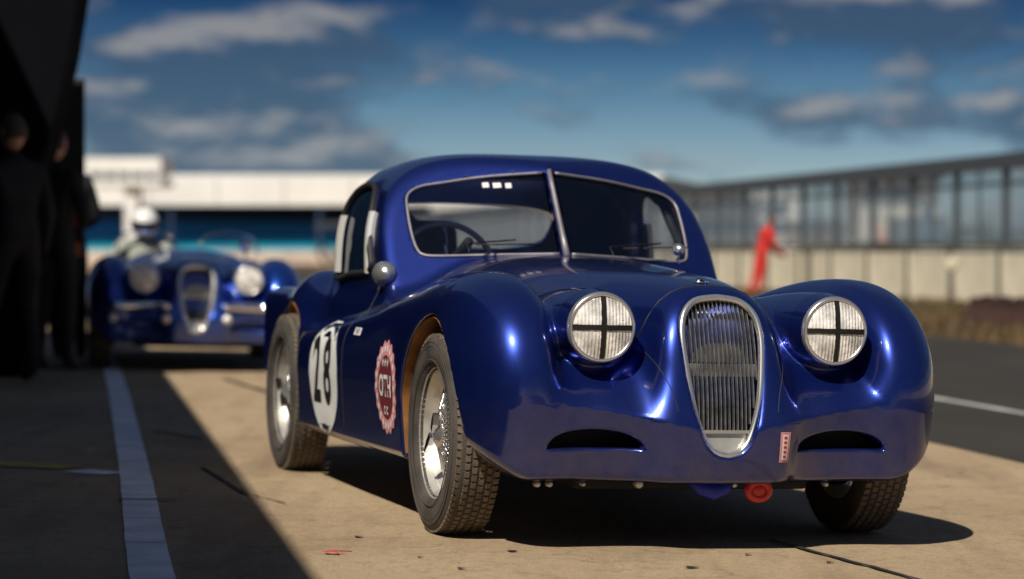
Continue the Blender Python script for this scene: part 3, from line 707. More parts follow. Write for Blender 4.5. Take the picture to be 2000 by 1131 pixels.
# ================================================================ ground
def lane_sheet(name, cs, ls, dz, m, **kw):
    vs = [(*lane(c, l), gz_c(c) + dz) for l in ls for c in cs]; n = len(cs)
    fs = [(i * n + j, i * n + j + 1, i * n + n + j + 1, i * n + n + j) for i in range(len(ls) - 1) for j in range(n - 1)]
    o = MB().add(vs, fs).build(name, m); return tag(o, **kw)
def ground_mat(name, col, col2, dark, speck=.35, stain=.5, scale=1.0, cracks=True):
    m = D.materials.new(name); m.use_nodes = True; t = m.node_tree; b = t.nodes['Principled BSDF']; b.inputs['Roughness'].default_value = .88; b.inputs['Specular IOR Level'].default_value = .25
    co = t.nodes.new('ShaderNodeTexCoord')
    def noise(sc, det=6, ro=.55, vec=None):
        n = t.nodes.new('ShaderNodeTexNoise'); n.inputs['Scale'].default_value = sc; n.inputs['Detail'].default_value = det; n.inputs['Roughness'].default_value = ro
        t.links.new(vec if vec is not None else co.outputs['Object'], n.inputs['Vector']); return n.outputs[0]
    def mr(x, a, b_, c, d):
        r = t.nodes.new('ShaderNodeMapRange'); t.links.new(x, r.inputs[0])
        for i, q in enumerate((a, b_, c, d)): r.inputs[i + 1].default_value = q
        return r.outputs[0]
    def mixc(f, a, b_):
        x = t.nodes.new('ShaderNodeMixRGB'); t.links.new(f, x.inputs[0]) if not isinstance(f, float) else setattr(x.inputs[0], 'default_value', f)
        for i, q in ((1, a), (2, b_)):
            if isinstance(q, tuple): x.inputs[i].default_value = q + (1,)
            else: t.links.new(q, x.inputs[i])
        return x.outputs[0]
    c = mixc(mr(noise(.55 * scale, 7, .6), .35, .68, 0, 1), col, col2)
    mp = t.nodes.new('ShaderNodeMapping'); mp.inputs['Rotation'].default_value = (0, 0, -LANE_ROT); mp.inputs['Scale'].default_value = (1.6, .22, 1); t.links.new(co.outputs['Object'], mp.inputs[0])
    c = mixc(mr(noise(1.3 * scale, 8, .62, mp.outputs[0]), .50, .74, 0, stain), c, dark)
    c = mixc(mr(noise(6.0, 6, .7), .54, .75, 0, stain * .8), c, dark)
    c = mixc(mr(noise(30, 6, .78), .52, .68, 0, speck * .75), c, dark)
    c = mixc(mr(noise(75, 4, .75), .55, .70, 0, speck), c, dark)
    c = mixc(mr(noise(120, 3, .7), .58, .72, 0, speck * .9), c, tuple(min(1, q * 1.7) for q in col))
    if cracks:
        v = t.nodes.new('ShaderNodeTexVoronoi'); v.feature = 'DISTANCE_TO_EDGE'; v.inputs['Scale'].default_value = .55
        d = t.nodes.new('ShaderNodeVectorMath'); d.operation = 'ADD'; n3 = t.nodes.new('ShaderNodeTexNoise'); n3.inputs['Scale'].default_value = 2.2; n3.inputs['Detail'].default_value = 6
        t.links.new(co.outputs['Object'], n3.inputs['Vector']); sc = t.nodes.new('ShaderNodeVectorMath'); sc.operation = 'SCALE'; sc.inputs['Scale'].default_value = .9
        t.links.new(n3.outputs['Color'], sc.inputs[0]); t.links.new(co.outputs['Object'], d.inputs[0]); t.links.new(sc.outputs[0], d.inputs[1]); t.links.new(d.outputs[0], v.inputs['Vector'])
        c = mixc(mr(v.outputs['Distance'], 0, .008, .28, 0), c, tuple(q * .4 for q in dark))
    t.links.new(c, b.inputs['Base Color'])
    bp = t.nodes.new('ShaderNodeBump'); bp.inputs['Strength'].default_value = .8; bp.inputs['Distance'].default_value = .012
    t.links.new(noise(70, 5, .8), bp.inputs['Height']); t.links.new(bp.outputs[0], b.inputs['Normal'])
    return m
APRON = ground_mat('tan_concrete_apron', (.50, .375, .240), (.39, .285, .180), (.115, .08, .055), .70, .62)
ASPH = ground_mat('grey_asphalt', (.052, .048, .043), (.036, .034, .031), (.02, .018, .017), .35, .4)
EARTH = ground_mat('dry_earth', (.115, .075, .04), (.075, .05, .025), (.05, .035, .02), .5, .7, cracks=False)
INFIELD = ground_mat('pale_infield', (.42, .36, .27), (.36, .33, .24), (.2, .17, .11), .3, .4, cracks=False)
far_l = [-80, -20, 0, 10, 20, 40, 80, 200, 600, 3500]
lane_sheet('ground', [-2500, -200, -3, 1.944, 4.43, 200, 2500], far_l, 0, APRON, kind='structure')
lane_sheet('track', [4.43, 9.8], far_l[:-1], .004, ASPH, kind='structure')
lane_sheet('verge', [9.8, 15.0], far_l[:-1], .005, EARTH, kind='structure')
WHL = mat('worn_white_road_paint', (.86, .87, .88), .7, var=.18, vscale=5, bump=.3, bscale=90)
YEL = mat('worn_yellow_road_paint', (.50, .36, .06), .7, var=.3, vscale=5)
JOINT = mat('tar_joint', (.022, .018, .016), .7)
# painted line, laid in short lengths with cracks across it
ctr = [(7.0, .215), (8.4, .222), (10.5, .245), (13, .262), (17, .285), (21, .29), (30, .27), (60, .25)]
def line_c(l): return float(np.interp(l, [p[0] for p in ctr], [p[1] for p in ctr]))
ln = D.objects.new('painted_line', None); COL.objects.link(ln); ln['kind'] = 'structure'
l = 4.0; first = True
while l < 46:
    d = random.uniform(.55, .95) if l < 22 else 3.0; e = l + d - .012; w = .063
    vs = []; K = 5
    for q in range(K):
        s = l + (e - l) * q / (K - 1); j1, j2 = random.uniform(-.0015, .0015), random.uniform(-.0015, .0015)
        vs += [(*lane(line_c(s) - w + j1, s), gz_c(line_c(s) - w) + .004), (*lane(line_c(s) + w + j2, s), gz_c(line_c(s) + w) + .004)]
    o = MB().add(vs, [(2 * i, 2 * i + 1, 2 * i + 3, 2 * i + 2) for i in range(K - 1)]).build('line_length', WHL, ln); l += d
tag(lane_sheet('track_edge_line', [5.69, 5.775], far_l[:-1], .010, mat('dull_edge_line', (.45, .44, .42), .8, var=.3, vscale=3)), kind='structure')
# cross markings in the shade, tar joints
def strip(name, p0, p1, w, m, dz=.005, wig=0.0, n=8):
    a, b = Vector(p0), Vector(p1); t = (b - a).normalized(); pn = Vector((-t.y, t.x)); vs = []
    for i in range(n + 1):
        q = a.lerp(b, i / n) + pn * random.uniform(-wig, wig)
        for sgn in (-1, 1):
            r = q + pn * sgn * w / 2 * random.uniform(.8, 1.2); vs.append((r.x, r.y, gz(r.x, r.y) + dz))
    o = MB().add(vs, [(2 * i, 2 * i + 1, 2 * i + 3, 2 * i + 2) for i in range(n)]).build(name, m); o['kind'] = 'structure'; return o
def on_ground(x, y):
    """where the sight line of a photo pixel meets the sloping ground"""
    Z = 10.0
    for _ in range(20):
        X = (x - 1000) / FPX * Z; Z = (CAMH - gz(X, Z)) * FPX / (y - 485.7)
    return ((x - 1000) / FPX * Z, Z)
strip('yellow_marking', on_ground(-60, 903), on_ground(138, 915), .20, YEL, n=4)
strip('white_marking', on_ground(148, 921), on_ground(225, 927), .16, WHL, n=2)
strip('tar_joint', on_ground(395, 915), on_ground(478, 966), .02, JOINT, .006, .006)
strip('tar_joint', on_ground(478, 966), on_ground(560, 985), .009, JOINT, .0065, .006)
strip('tar_joint', on_ground(1500, 1056), on_ground(1760, 1125), .022, JOINT, .006, .006, 14)
strip('tar_joint', on_ground(1760, 1125), on_ground(1900, 1170), .018, JOINT, .0065, .006, 14)
strip('tar_joint', on_ground(440, 742), on_ground(540, 772), .05, JOINT, .006, .006)
strip('tar_joint', on_ground(300, 843), on_ground(395, 858), .03, JOINT, .006, .006)
strip('tar_joint', on_ground(230, 978), on_ground(345, 979), .03, JOINT, .009, .004)
for (x, y, sz, col, lab) in ((648, 1083, .030, (.45, .05, .06), 'small red leaf lying on the tan concrete in front of the coupe'), (175, 882, .022, (.62, .42, .42), 'small pale pink leaf on the shaded ground beside the white line'), (178, 803, .020, (.50, .33, .33), 'tiny dull pink leaf on the shaded ground further from the camera')):
    X, Y = on_ground(x, y); z0 = gz(X, Y) + .004; vs = [(0, 0, .010)]; k = 12
    for i in range(k):
        t = 2 * math.pi * i / k; r = sz * (1.0 if i % 2 == 0 else .5) * random.uniform(.8, 1.2); vs.append((r * math.cos(t) * 1.5, r * math.sin(t), .004 * (i % 2) + .002))
    lf = MB().add(vs, [(0, 1 + i, 1 + (i + 1) % k) for i in range(k)]); lf.tube([(0, 0, .009), (sz * 2.0, sz * .4, .004)], .0016, 4)
    o = lf.build('fallen_leaf', mat('leaf', col, .6, var=.3)); o.location = (X, Y, z0); tag(o, lab, 'leaf')
OIL = mat('oil_stain', (.05, .038, .03), .55, var=.4, vscale=20)
for (x, y, r, m) in ((1000, 1078, .016, OIL), (1350, 1110, .018, OIL), (1460, 1085, .010, OIL), (900, 1112, .012, OIL), (700, 1050, .014, OIL), (1620, 1100, .012, OIL), (820, 1090, .009, OIL)):
    X, Y = on_ground(x, y); vs = [(X, Y, gz(X, Y) + .0045)]; k = 22; ph = random.random() * 6
    for i in range(k):
        t = 2 * math.pi * i / k; q = r * (1 + .22 * math.sin(3 * t + ph) + .13 * math.sin(7 * t) + random.uniform(-.08, .08)); px_, py_ = X + q * math.cos(t), Y + q * 1.3 * math.sin(t); vs.append((px_, py_, gz(px_, py_) + .0045))
    o = MB().add(vs, [(0, 1 + i, 1 + (i + 1) % k) for i in range(k)]).build('ground_stain', m); o['kind'] = 'structure'
# ================================================================ pit building and its canopy on the left
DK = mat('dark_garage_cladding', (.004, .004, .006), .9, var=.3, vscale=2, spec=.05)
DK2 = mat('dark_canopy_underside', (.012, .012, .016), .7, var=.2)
SHUT = mat('dark_shutter', (.008, .009, .013), .6)
pb = empty('pit_garage', (*lane(-4.2, 10), 0), (0, 0, LANE_ROT), label='long dark pit garage block with canopy throwing the shade on the left', cat='building')
def lb(mb, c, l, z, d):            # box in the garage's frame: c, l, z of its centre
    return mb.box((c + 4.2, l - 10, z), d)
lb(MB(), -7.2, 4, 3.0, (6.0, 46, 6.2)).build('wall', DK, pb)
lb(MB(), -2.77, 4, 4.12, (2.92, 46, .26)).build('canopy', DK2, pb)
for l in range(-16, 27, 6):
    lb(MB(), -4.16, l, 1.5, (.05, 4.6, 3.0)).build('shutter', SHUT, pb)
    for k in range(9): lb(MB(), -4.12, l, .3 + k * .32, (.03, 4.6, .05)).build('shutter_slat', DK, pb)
# pier that closes the garage row beside the second car, flaring to carry the roof
def at(x, y, Z): return Vector(((x - 1000) / FPX * Z, Z, CAMH + (485.7 - y) / FPX * Z))
pier = empty('garage_pier', (at(40, 700, 18.6).x, 18.6, 0), label='tall black pier at the left edge widening towards the roof', cat='pillar')
ox, oy = pier.location.x, 18.6
o1 = [(-420, -260), (190, -260), (150, 0), (132, 110), (100, 250), (78, 330), (74, 470), (66, 470), (40, 745), (-420, 745)]
P3 = [at(x, y, 18.6) for x, y in o1]; P3 = [(p.x - ox, p.z) for p in P3]
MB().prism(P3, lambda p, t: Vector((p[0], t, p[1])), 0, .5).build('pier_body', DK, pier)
# ================================================================ second car
th2 = .163; SX, SY = -2.49, 20.75
car2 = empty('open_race_car', (SX, SY, gz(SX, SY)), (-.024, 0, -(math.pi / 2 - th2)), label='dark blue open vintage roadster waiting behind with driver in white helmet', cat='car')
make_panels(car2, False, .022, PAINT2)
front_details(car2, False)
for u, s_ in ((0, -1), (0, 1), (-2.5917, -1), (-2.5917, 1)): make_wheel(car2, (u, s_ * .70, TR), s_)
for sg in (-1, 1):
    b = MB(); vv = np.linspace(.20, .66, 8); pts = [(float(on_front([v], [.50])[0]) + .05, sg * v, .50 - .02 * v) for v in vv]; b.tube(pts, [.02] + [.034] * 6 + [.02], 8); b.build('bumper_bar', CHROME, car2)
    for v in (.23, .62): MB().lathe([(.0005, .03), (.028, .022), (.036, 0), (.036, -.04), (.0005, -.05)], 16, 'X', c=(float(on_front([v], [.40])[0]) + .03, sg * v, .40)).build('marker_lamp', LENS, car2)
    # aero screen: curved clear blade
    P = []; n = 12; base = .90
    for j in range(2):
        for i in range(n + 1):
            t = math.pi * (i / n); P.append((-1.18 - .10 * math.sin(t) - j * .06, sg * .34 + .24 * math.cos(t), base + j * .17 * math.sin(t) ** .5))
    mb = MB(); mb.add(P, [(i, i + 1, n + 2 + i, n + 1 + i) for i in range(n)], True); mb.build('aero_screen', GLASS, car2)
    MB().tube(P[n + 1:], .007, 6).build('screen_rim', CHROME, car2)
m_ = MB().lathe([(.0005, .05), (.04, .03), (.052, 0), (.05, -.03), (.0005, -.03)], 20, 'X', c=(-1.15, .47, .965)); m_.tube([(-1.15, .47, .93), (-1.15, .47, .86)], .01, 6); m_.build('mirror', CHROME, car2)
s_ = MB(); s_.box((-2.12, -.34, .80), (.12, .46, .40), m=Matrix.Rotation(R(-12), 4, 'Y'), bev=.04); s_.box((-1.9, -.34, .56), (.4, .46, .12), bev=.03); s_.build('seat', LEATHER, car2)
MB().tube([(-1.52, -.34 + .19 * math.cos(t), .80 + .18 * math.sin(t)) for t in np.linspace(0, 2 * math.pi, 32, endpoint=False)], .012, 6, True).build('steering_wheel', BLACK, car2)
MB().lathe([(.0005, .02), (.022, .015), (.022, 0), (.0005, -.01)], 14, 'X', c=(.62, .08, .235)).build('tow_eye', mat('orange_eye', (.75, .33, .10), .4), car2)
ub = MB(); ub.box((-1.2, 0, .21), (3.2, .9, .06)); ub.build('chassis', BLACK, car2)
# ================================================================ people
SKINM = mat('skin', (.48, .27, .19), .55)
def person(loc, rot, joints, colors, label, group=None, helmet=None, hair=(.05, .035, .025), scale=1.0):
    """joints: dict of named points (metres, facing +y); one skinned body"""
    J = dict(pelvis=(0, 0, .96), belly=(0, 0, 1.10), chest=(0, .0, 1.30), neck=(0, .0, 1.47), neckt=(0, .015, 1.54),
             shL=(-.17, 0, 1.42), shR=(.17, 0, 1.42), elL=(-.24, -.02, 1.14), elR=(.24, -.02, 1.14), wrL=(-.25, .06, .90), wrR=(.25, .06, .90),
             hpL=(-.095, 0, .93), hpR=(.095, 0, .93), knL=(-.11, .02, .50), knR=(.11, .02, .50), anL=(-.12, -.02, .10), anR=(.12, -.02, .10),
             toL=(-.13, .14, .045), toR=(.13, .14, .045), head=(0, .03, 1.66))
    J.update(joints); V = {k: Vector(v) for k, v in J.items()}
    rad = dict(pelvis=(.155, .115), belly=(.14, .105), chest=(.165, .115), neck=(.075, .07), neckt=(.056, .058), shL=(.075, .07), shR=(.075, .07), elL=(.05, .05), elR=(.05, .05),
               wrL=(.032, .03), wrR=(.032, .03), hpL=(.10, .10), hpR=(.10, .10), knL=(.068, .068), knR=(.068, .068), anL=(.048, .05), anR=(.048, .05), toL=(.04, .032), toR=(.04, .032))
    names = list(rad); E = [('pelvis', 'belly'), ('belly', 'chest'), ('chest', 'neck'), ('neck', 'neckt')]
    for s in 'LR': E += [('chest', 'sh' + s), ('sh' + s, 'el' + s), ('el' + s, 'wr' + s), ('pelvis', 'hp' + s), ('hp' + s, 'kn' + s), ('kn' + s, 'an' + s), ('an' + s, 'to' + s)]
    pts = [V[n] for n in names]; rr = [rad[n] for n in names]; ed = [(names.index(a), names.index(b)) for a, b in E]; part = list(names)
    for s, sg in (('L', -1), ('R', 1)):
        w = V['wr' + s]; d = (w - V['el' + s]).normalized(); side = Vector((0, 1, 0)).cross(d).normalized() if abs(d.y) < .9 else Vector((1, 0, 0)); fwd = d.cross(side).normalized()
        wi = names.index('wr' + s); palm = w + d * .075; pts.append(palm); rr.append((.036, .018)); part.append('hand'); pi_ = len(pts) - 1; ed.append((wi, pi_))
        for k, (off, ln_) in enumerate(((-.030, .065), (-.010, .078), (.010, .074), (.028, .056))):
            p1 = palm + d * .035 + fwd * off; p2 = p1 + d * ln_ * .55 + side * sg * .008; p3 = p2 + d * ln_ * .45 + side * sg * .022
            prev = pi_
            for p in (p1, p2, p3): pts.append(p); rr.append((.0095, .0095)); part.append('hand'); ed.append((prev, len(pts) - 1)); prev = len(pts) - 1
        t1 = w + d * .03 + fwd * -.038; t2 = t1 + d * .045 + fwd * -.012
        prev = pi_
        for p in (t1, t2): pts.append(p); rr.append((.011, .011)); part.append('hand'); ed.append((prev, len(pts) - 1)); prev = len(pts) - 1
    me = D.meshes.new('person'); me.from_pydata([tuple(p) for p in pts], ed, []); o = D.objects.new('tmp', me); COL.objects.link(o)
    sk = o.modifiers.new('s', 'SKIN'); sk.use_smooth_shade = True
    for i, v in enumerate(me.skin_vertices[0].data): v.radius = rr[i]; v.use_root = (i == 0)
    ss = o.modifiers.new('d', 'SUBSURF'); ss.levels = 2; ss.render_levels = 2
    dg = bpy.context.evaluated_depsgraph_get(); dg.update(); m2 = D.meshes.new_from_object(o.evaluated_get(dg)); D.objects.remove(o)
    top, leg, shoe, hand = colors; mats = [top, leg, shoe, hand]; m2.materials.clear()
    for m in mats: m2.materials.append(m)
    mids = [(V[a], V[b], (0 if b in ('belly', 'chest', 'neck') or b[:2] in ('sh', 'el', 'wr') else 3 if b == 'neckt' else 1 if b[:2] in ('hp', 'kn', 'an') else 2)) for a, b in E]
    hp = [Vector(p) for p, q in zip(pts, part) if q == 'hand']
    for f in m2.polygons:
        c = f.center; best = (9, 0)
        for a, b, k in mids:
            ab = b - a; t = max(0, min(1, (c - a).dot(ab) / ab.length_squared)); d_ = (c - a - ab * t).length
            if d_ < best[0]: best = (d_, k)
        for h in hp:
            if (c - h).length < best[0] - .004: best = ((c - h).length, 3)
        f.material_index = best[1]; f.use_smooth = True
    p = D.objects.new('person', m2); COL.objects.link(p); p.location = loc; p.rotation_euler = (0, 0, rot); p.scale = (scale,) * 3
    tag(p, label, 'person', group)
    H = V['head']; up = (H - V['neckt']).normalized(); q = Vector((0, 0, 1)).rotation_difference(up).to_matrix().to_4x4(); T = Matrix.Translation(H) @ q
    hb = bmesh.new(); bmesh.ops.create_uvsphere(hb, u_segments=24, v_segments=18, radius=1)
    for v in hb.verts:
        x, y, z = v.co; w_ = .076 - .012 * max(0, -z); y2 = y * (.098 if y > 0 else .10); z2 = z * .118
        if y > 0:
            y2 += .020 * math.exp(-(x / .16) ** 2 - ((z + .10) / .20) ** 2)            # nose
            y2 -= .010 * (math.exp(-((abs(x) - .38) / .16) ** 2 - ((z - .10) / .13) ** 2))   # eye sockets
            y2 += .006 * math.exp(-(x / .3) ** 2 - ((z + .50) / .08) ** 2)           # lips
            y2 += .010 * math.exp(-(x / .3) ** 2 - ((z + .85) / .16) ** 2)            # chin
        v.co = Vector((x * w_, y2, z2))
    for sg in (-1, 1):
        r_ = bmesh.ops.create_uvsphere(hb, u_segments=10, v_segments=8, radius=1)
        for v in r_['verts']: v.co = Vector((sg * .078 + v.co.x * .010, v.co.y * .020 - .005, v.co.z * .030 + .002))
    bmesh.ops.transform(hb, matrix=T, verts=hb.verts[:]); hm = D.meshes.new('head'); hb.to_mesh(hm); hb.free(); link_mesh('head', hm, SKINM, p, True)
    ey = MB()
    for sg in (-1, 1): ey.lathe([(.0005, .012), (.009, .008), (.012, 0), (.0005, -.01)], 10, 'Y', c=(sg * .030, .080, .012))
    ey.v = [tuple(T @ Vector(v)) for v in ey.v]; ey.build('eyes', mat('eye', (.05, .04, .04), .2), p)
    if helmet:
        hb = bmesh.new(); bmesh.ops.create_uvsphere(hb, u_segments=28, v_segments=20, radius=1)
        for v in hb.verts: x, y, z = v.co; v.co = Vector((x * .128, y * (.150 if y > 0 else .145) + (.012 if z < -.2 and y > 0 else 0), z * .140 + .010 + (0 if z > -.8 else .02)))
        bmesh.ops.transform(hb, matrix=T, verts=hb.verts[:]); hm = D.meshes.new('helmet'); hb.to_mesh(hm); hb.free(); hl = link_mesh('helmet', hm, helmet, p, True)
        vs = []; n = 14
        for j, z in enumerate((-.028, .0, .030, .052)):
            for i in range(n + 1):
                a = R(-72) + R(144) * i / n; k = math.sqrt(max(0, 1 - ((z - .010) / .140) ** 2)); vs.append(tuple(T @ Vector((.132 * k * math.sin(a), .155 * k * math.cos(a), z))))
        MB().add(vs, [(j * (n + 1) + i, j * (n + 1) + i + 1, (j + 1) * (n + 1) + i + 1, (j + 1) * (n + 1) + i) for j in range(3) for i in range(n)], True).build('visor', mat('dark_visor', (.012, .006, .014), .08, coat=1), hl)
    else:
        hb = bmesh.new(); bmesh.ops.create_uvsphere(hb, u_segments=20, v_segments=16, radius=1)
        for v in hb.verts:
            x, y, z = v.co; k = 1.0
            if y > .25 and z < .45: k = .86
            if z < -.45: k = .80
            v.co = Vector((x * .084 * k, y * .108 * k - .008, z * .126 * k + .008))
        bmesh.ops.transform(hb, matrix=T, verts=hb.verts[:]); hm = D.meshes.new('hair'); hb.to_mesh(hm); hb.free(); link_mesh('hair', hm, mat('hair', hair, .7), p, True)
    return p
WSUIT = mat('cream_race_suit', (.34, .35, .30), .8, var=.1); BLK = mat('black_cloth', (.006, .006, .008), .85, var=.2); NVY = mat('dark_trousers', (.007, .0075, .011), .85, var=.2); SHOE = mat('dark_shoe', (.01, .01, .01), .6)
REDC = mat('red_overalls', (.60, .022, .014), .75, var=.15); PURC = mat('plum_jacket', (.09, .05, .08), .8, var=.2); HELM = mat('white_helmet_shell', (.80, .80, .78), .2, coat=1)
# driver of the second car (sits low, hands on the wheel)
dv = person((0, 0, 0), 0, dict(pelvis=(0, -.10, .24), belly=(0, -.14, .38), chest=(0, -.18, .58), neck=(0, -.17, .75), neckt=(0, -.15, .81), shL=(-.18, -.17, .69), shR=(.18, -.17, .69),
    elL=(-.27, .08, .55), elR=(.30, -.02, .60), wrL=(-.17, .30, .56), wrR=(.24, .22, .60), hpL=(-.10, -.08, .22), hpR=(.10, -.08, .22), knL=(-.13, .36, .34), knR=(.13, .36, .34), anL=(-.12, .72, .14), anR=(.12, .72, .14), toL=(-.12, .80, .20), toR=(.12, .80, .20), head=(0, -.12, .90)),
    (WSUIT, WSUIT, SHOE, BLK), 'driver in cream suit and white helmet with dark visor, seated in the open roadster', helmet=HELM)
cm_ = Matrix.Translation(car2.location) @ car2.rotation_euler.to_matrix().to_4x4()
dv.location = cm_ @ Vector((-1.92, -.31, .30)); dv.rotation_euler = (0, 0, car2.rotation_euler.z - math.pi / 2); dv.scale = (.93,) * 3
def ground_at(x, Z): X = (x - 1000) / FPX * Z; return (X, Z, gz(X, Z))
person(ground_at(104, 19.3), R(-20), dict(wrR=(.12, .20, 1.05), elR=(.25, .02, 1.12), wrL=(-.12, .2, 1.05)), (BLK, NVY, SHOE, BLK), 'person in black standing in the shade just left of the open roadster')
person(ground_at(128, 21.6), R(15), dict(wrR=(.12, .20, 1.05), elR=(.25, .02, 1.12), anL=(-.06, -.02, .10), toL=(-.05, .13, .045)), (BLK, BLK, SHOE, BLK), 'person in black half hidden behind another, beside the open roadster', scale=1.02)
person(ground_at(30, 17.6), R(40), dict(anL=(-.22, .05, .10), toL=(-.24, .2, .045), knL=(-.17, .04, .5)), (NVY, BLK, SHOE, BLK), 'person in dark clothes at the left edge in front of the black pier')
bn = empty('banner_stand', (at(133, 700, 20.2).x, 20.2, gz(-3.3, 20.2)), label='flat black banner on a pole standing beside the person in black', cat='banner')
MB().box((0, 0, 1.42), (.25, .05, .86 * 2 - .18), bev=.01).build('banner_panel', BLACK, bn); MB().tube([(0, 0, 0), (0, 0, .7)], .02, 6).build('pole', BLACK, bn); MB().lathe([(.0005, .02), (.16, .02), (.17, 0), (.0005, 0)], 16, 'Z').build('foot', BLACK, bn)
MB().box((.02, -.035, 1.12), (.10, .012, .09)).build('red_panel_mark', mat('dull_red_mark', (.30, .02, .02), .6), bn); MB().box((.07, -.035, .90), (.07, .012, .10)).build('orange_panel_mark', mat('dull_orange_mark', (.50, .14, .05), .6), bn)
# person in red leaning on the wall
person(ground_at(1484, 55), R(-72), dict(pelvis=(0, .04, .94), belly=(0, .08, 1.08), chest=(0, .15, 1.27), neck=(0, .21, 1.43), neckt=(0, .24, 1.49), shL=(-.17, .17, 1.38), shR=(.17, .17, 1.38), elL=(-.25, .22, 1.12), elR=(.25, .20, 1.12),
    wrL=(-.20, .40, .98), wrR=(.22, .36, .96), head=(0, .28, 1.61), hpL=(-.095, .03, .91), hpR=(.095, .03, .91), knL=(-.11, -.04, .49), knR=(.11, .0, .49), anL=(-.12, -.20, .10), anR=(.12, -.10, .10), toL=(-.12, -.05, .045), toR=(.12, .05, .045)), (REDC, REDC, SHOE, REDC), 'person in red overalls leaning towards the pit wall')
person(ground_at(1352, 62), R(190), {}, (PURC, BLK, SHOE, SKINM), 'person in plum jacket standing beyond the coupe roof near the pit wall', hair=(.42, .34, .24))
# ================================================================ pit wall with fence on the right
CONC = mat('cream_wall_concrete', (.80, .72, .55), .8, var=.16, vscale=1.4, bump=.2, bscale=20); CAP = mat('dark_wall_cap', (.09, .085, .06), .7)
FRM = mat('dark_fence_steel', (.075, .09, .105), .5, .4); PGL = glass_mat('fence_screen', (.93, .95, .97), .20, (.40, .50, .58))
pw = empty('pit_wall', (*lane(15.3, 20), gz_c(9)), (0, 0, LANE_ROT), label='long cream concrete pit wall with steel framed fence on top', cat='wall')
proto = {}
def inst(key, name, m, mb, loc, parent):
    if key not in proto: o = mb.build(name, m, parent); proto[key] = o
    else: o = proto[key].copy(); COL.objects.link(o); o.parent = parent
    o.location = loc; return o
MB().box((0, 60, 2.47), (.22, 180, .26)).build('top_rail', FRM, pw)
MB().box((0, 60, 1.075), (.30, 180, .09)).build('wall_cap', CAP, pw)
MB().box((0, 60, 2.10), (.05, 180, .05)).build('upper_rail', FRM, pw)
for k in range(-10, 42):
    y = k * 2.5
    inst('p', 'wall_panel', CONC, MB().box((0, 0, .50), (.22, 2.44, 1.0), bev=.015), (0, y + 1.25, 0), pw)
    inst('q', 'wall_post', CAP, MB().box((0, 0, .50), (.26, .10, 1.03)), (-.02, y, 0), pw)
    inst('f', 'fence_post', FRM, MB().box((0, 0, 1.72), (.10, .13, 1.24)), (0, y, 0), pw)
    inst('g', 'fence_screen', PGL, MB().box((0, 0, 1.72), (.02, 2.34, 1.22)), (.01, y + 1.25, 0), pw)
    inst('h', 'fence_bar', FRM, MB().box((0, 0, 1.72), (.035, .04, 1.22)), (-.03, y + 1.25, 0), pw)
# things standing before the wall
def sign(c, l, lab, kind):
    p = lane(c, l); r = empty('marker_sign', (p.x, p.y, gz_c(c)), (0, 0, LANE_ROT), label=lab, cat='sign')
    if kind == 0:
        MB().tube([(0, 0, 0), (0, 0, .62)], .035, 8).build('post', CAP, r); MB().lathe([(.0005, -.02), (.10, -.02), (.12, 0), (.10, .02), (.0005, .02)], 24, 'Y', c=(0, 0, .74)).build('plate', mat('cream_disc', (.62, .56, .42), .6), r)
    else:
        MB().box((0, 0, .48), (.10, .10, .96)).build('post', WHITEP if kind == 2 else CAP, r); MB().box((0, 0, 1.02), (.26, .06, .18), bev=.01).build('head', WHITEP if kind == 2 else CAP, r)
sign(14.6, 43.2, 'small round cream marker disc on a short dark post before the pit wall', 0)
sign(14.7, 52.5, 'dark square topped post before the pit wall', 1)
sign(14.5, 38.0, 'white square topped post nearest the right edge before the pit wall', 2)
BRB = mat('dark_brown_barrier', (.055, .025, .016), .6, var=.3)
for i, (c, l, lab) in enumerate(((10.9, 28.3, 'dark brown road barrier block at the right edge of the track'), (11.0, 30.6, 'dark brown road barrier block, the one farther from the camera'))):
    p = lane(c, l); r = empty('barrier_block', (p.x, p.y, gz_c(9)), (0, 0, LANE_ROT), label=lab, cat='barrier', group='brown barrier blocks beside the track')
    MB().prism([(-.28, 0), (.28, 0), (.24, .14), (.10, .30), (.08, .42), (-.08, .42), (-.10, .30), (-.24, .14)], lambda q, t: Vector((q[0], t, q[1])), -1.0, 1.0).build('block', BRB, r)
    for t in (-.6, 0, .6): MB().box((0, t, .43), (.10, .22, .03), bev=.008).build('lifting_slot', BLACK, r)
# rough grass on the verge
def tufts(name, n, c0, c1, l0, l1, h, m, kind='stuff'):
    v = []; f = []
    for i in range(n):
        c = random.uniform(c0, c1); l = l0 + (l1 - l0) * random.random() ** 1.5; p = lane(c, l); z = gz_c(c); hh = h * random.uniform(.4, 1.3)
        for j in range(4):
            a = random.uniform(0, 6.28); w = .02 + .012 * random.random(); lean = random.uniform(.05, .5) * hh; b = len(v); qx, qy = p.x + random.uniform(-.08, .08), p.y + random.uniform(-.08, .08)
            v += [(qx - w * math.sin(a), qy + w * math.cos(a), z), (qx + w * math.sin(a), qy - w * math.cos(a), z), (qx + lean * math.cos(a), qy + lean * math.sin(a), z + hh)]; f.append((b, b + 1, b + 2))
    o = MB().add(v, f).build(name, m); o['kind'] = kind; return o
tufts('dry_grass', 9000, 9.9, 15.0, 24, 75, .17, mat('dry_grass_blades', (.125, .080, .035), .85, var=.5, vscale=.8))
tufts('green_grass', 2500, 11.5, 15.0, 24, 75, .15, mat('green_grass_blades', (.07, .07, .03), .85, var=.4, vscale=.8))
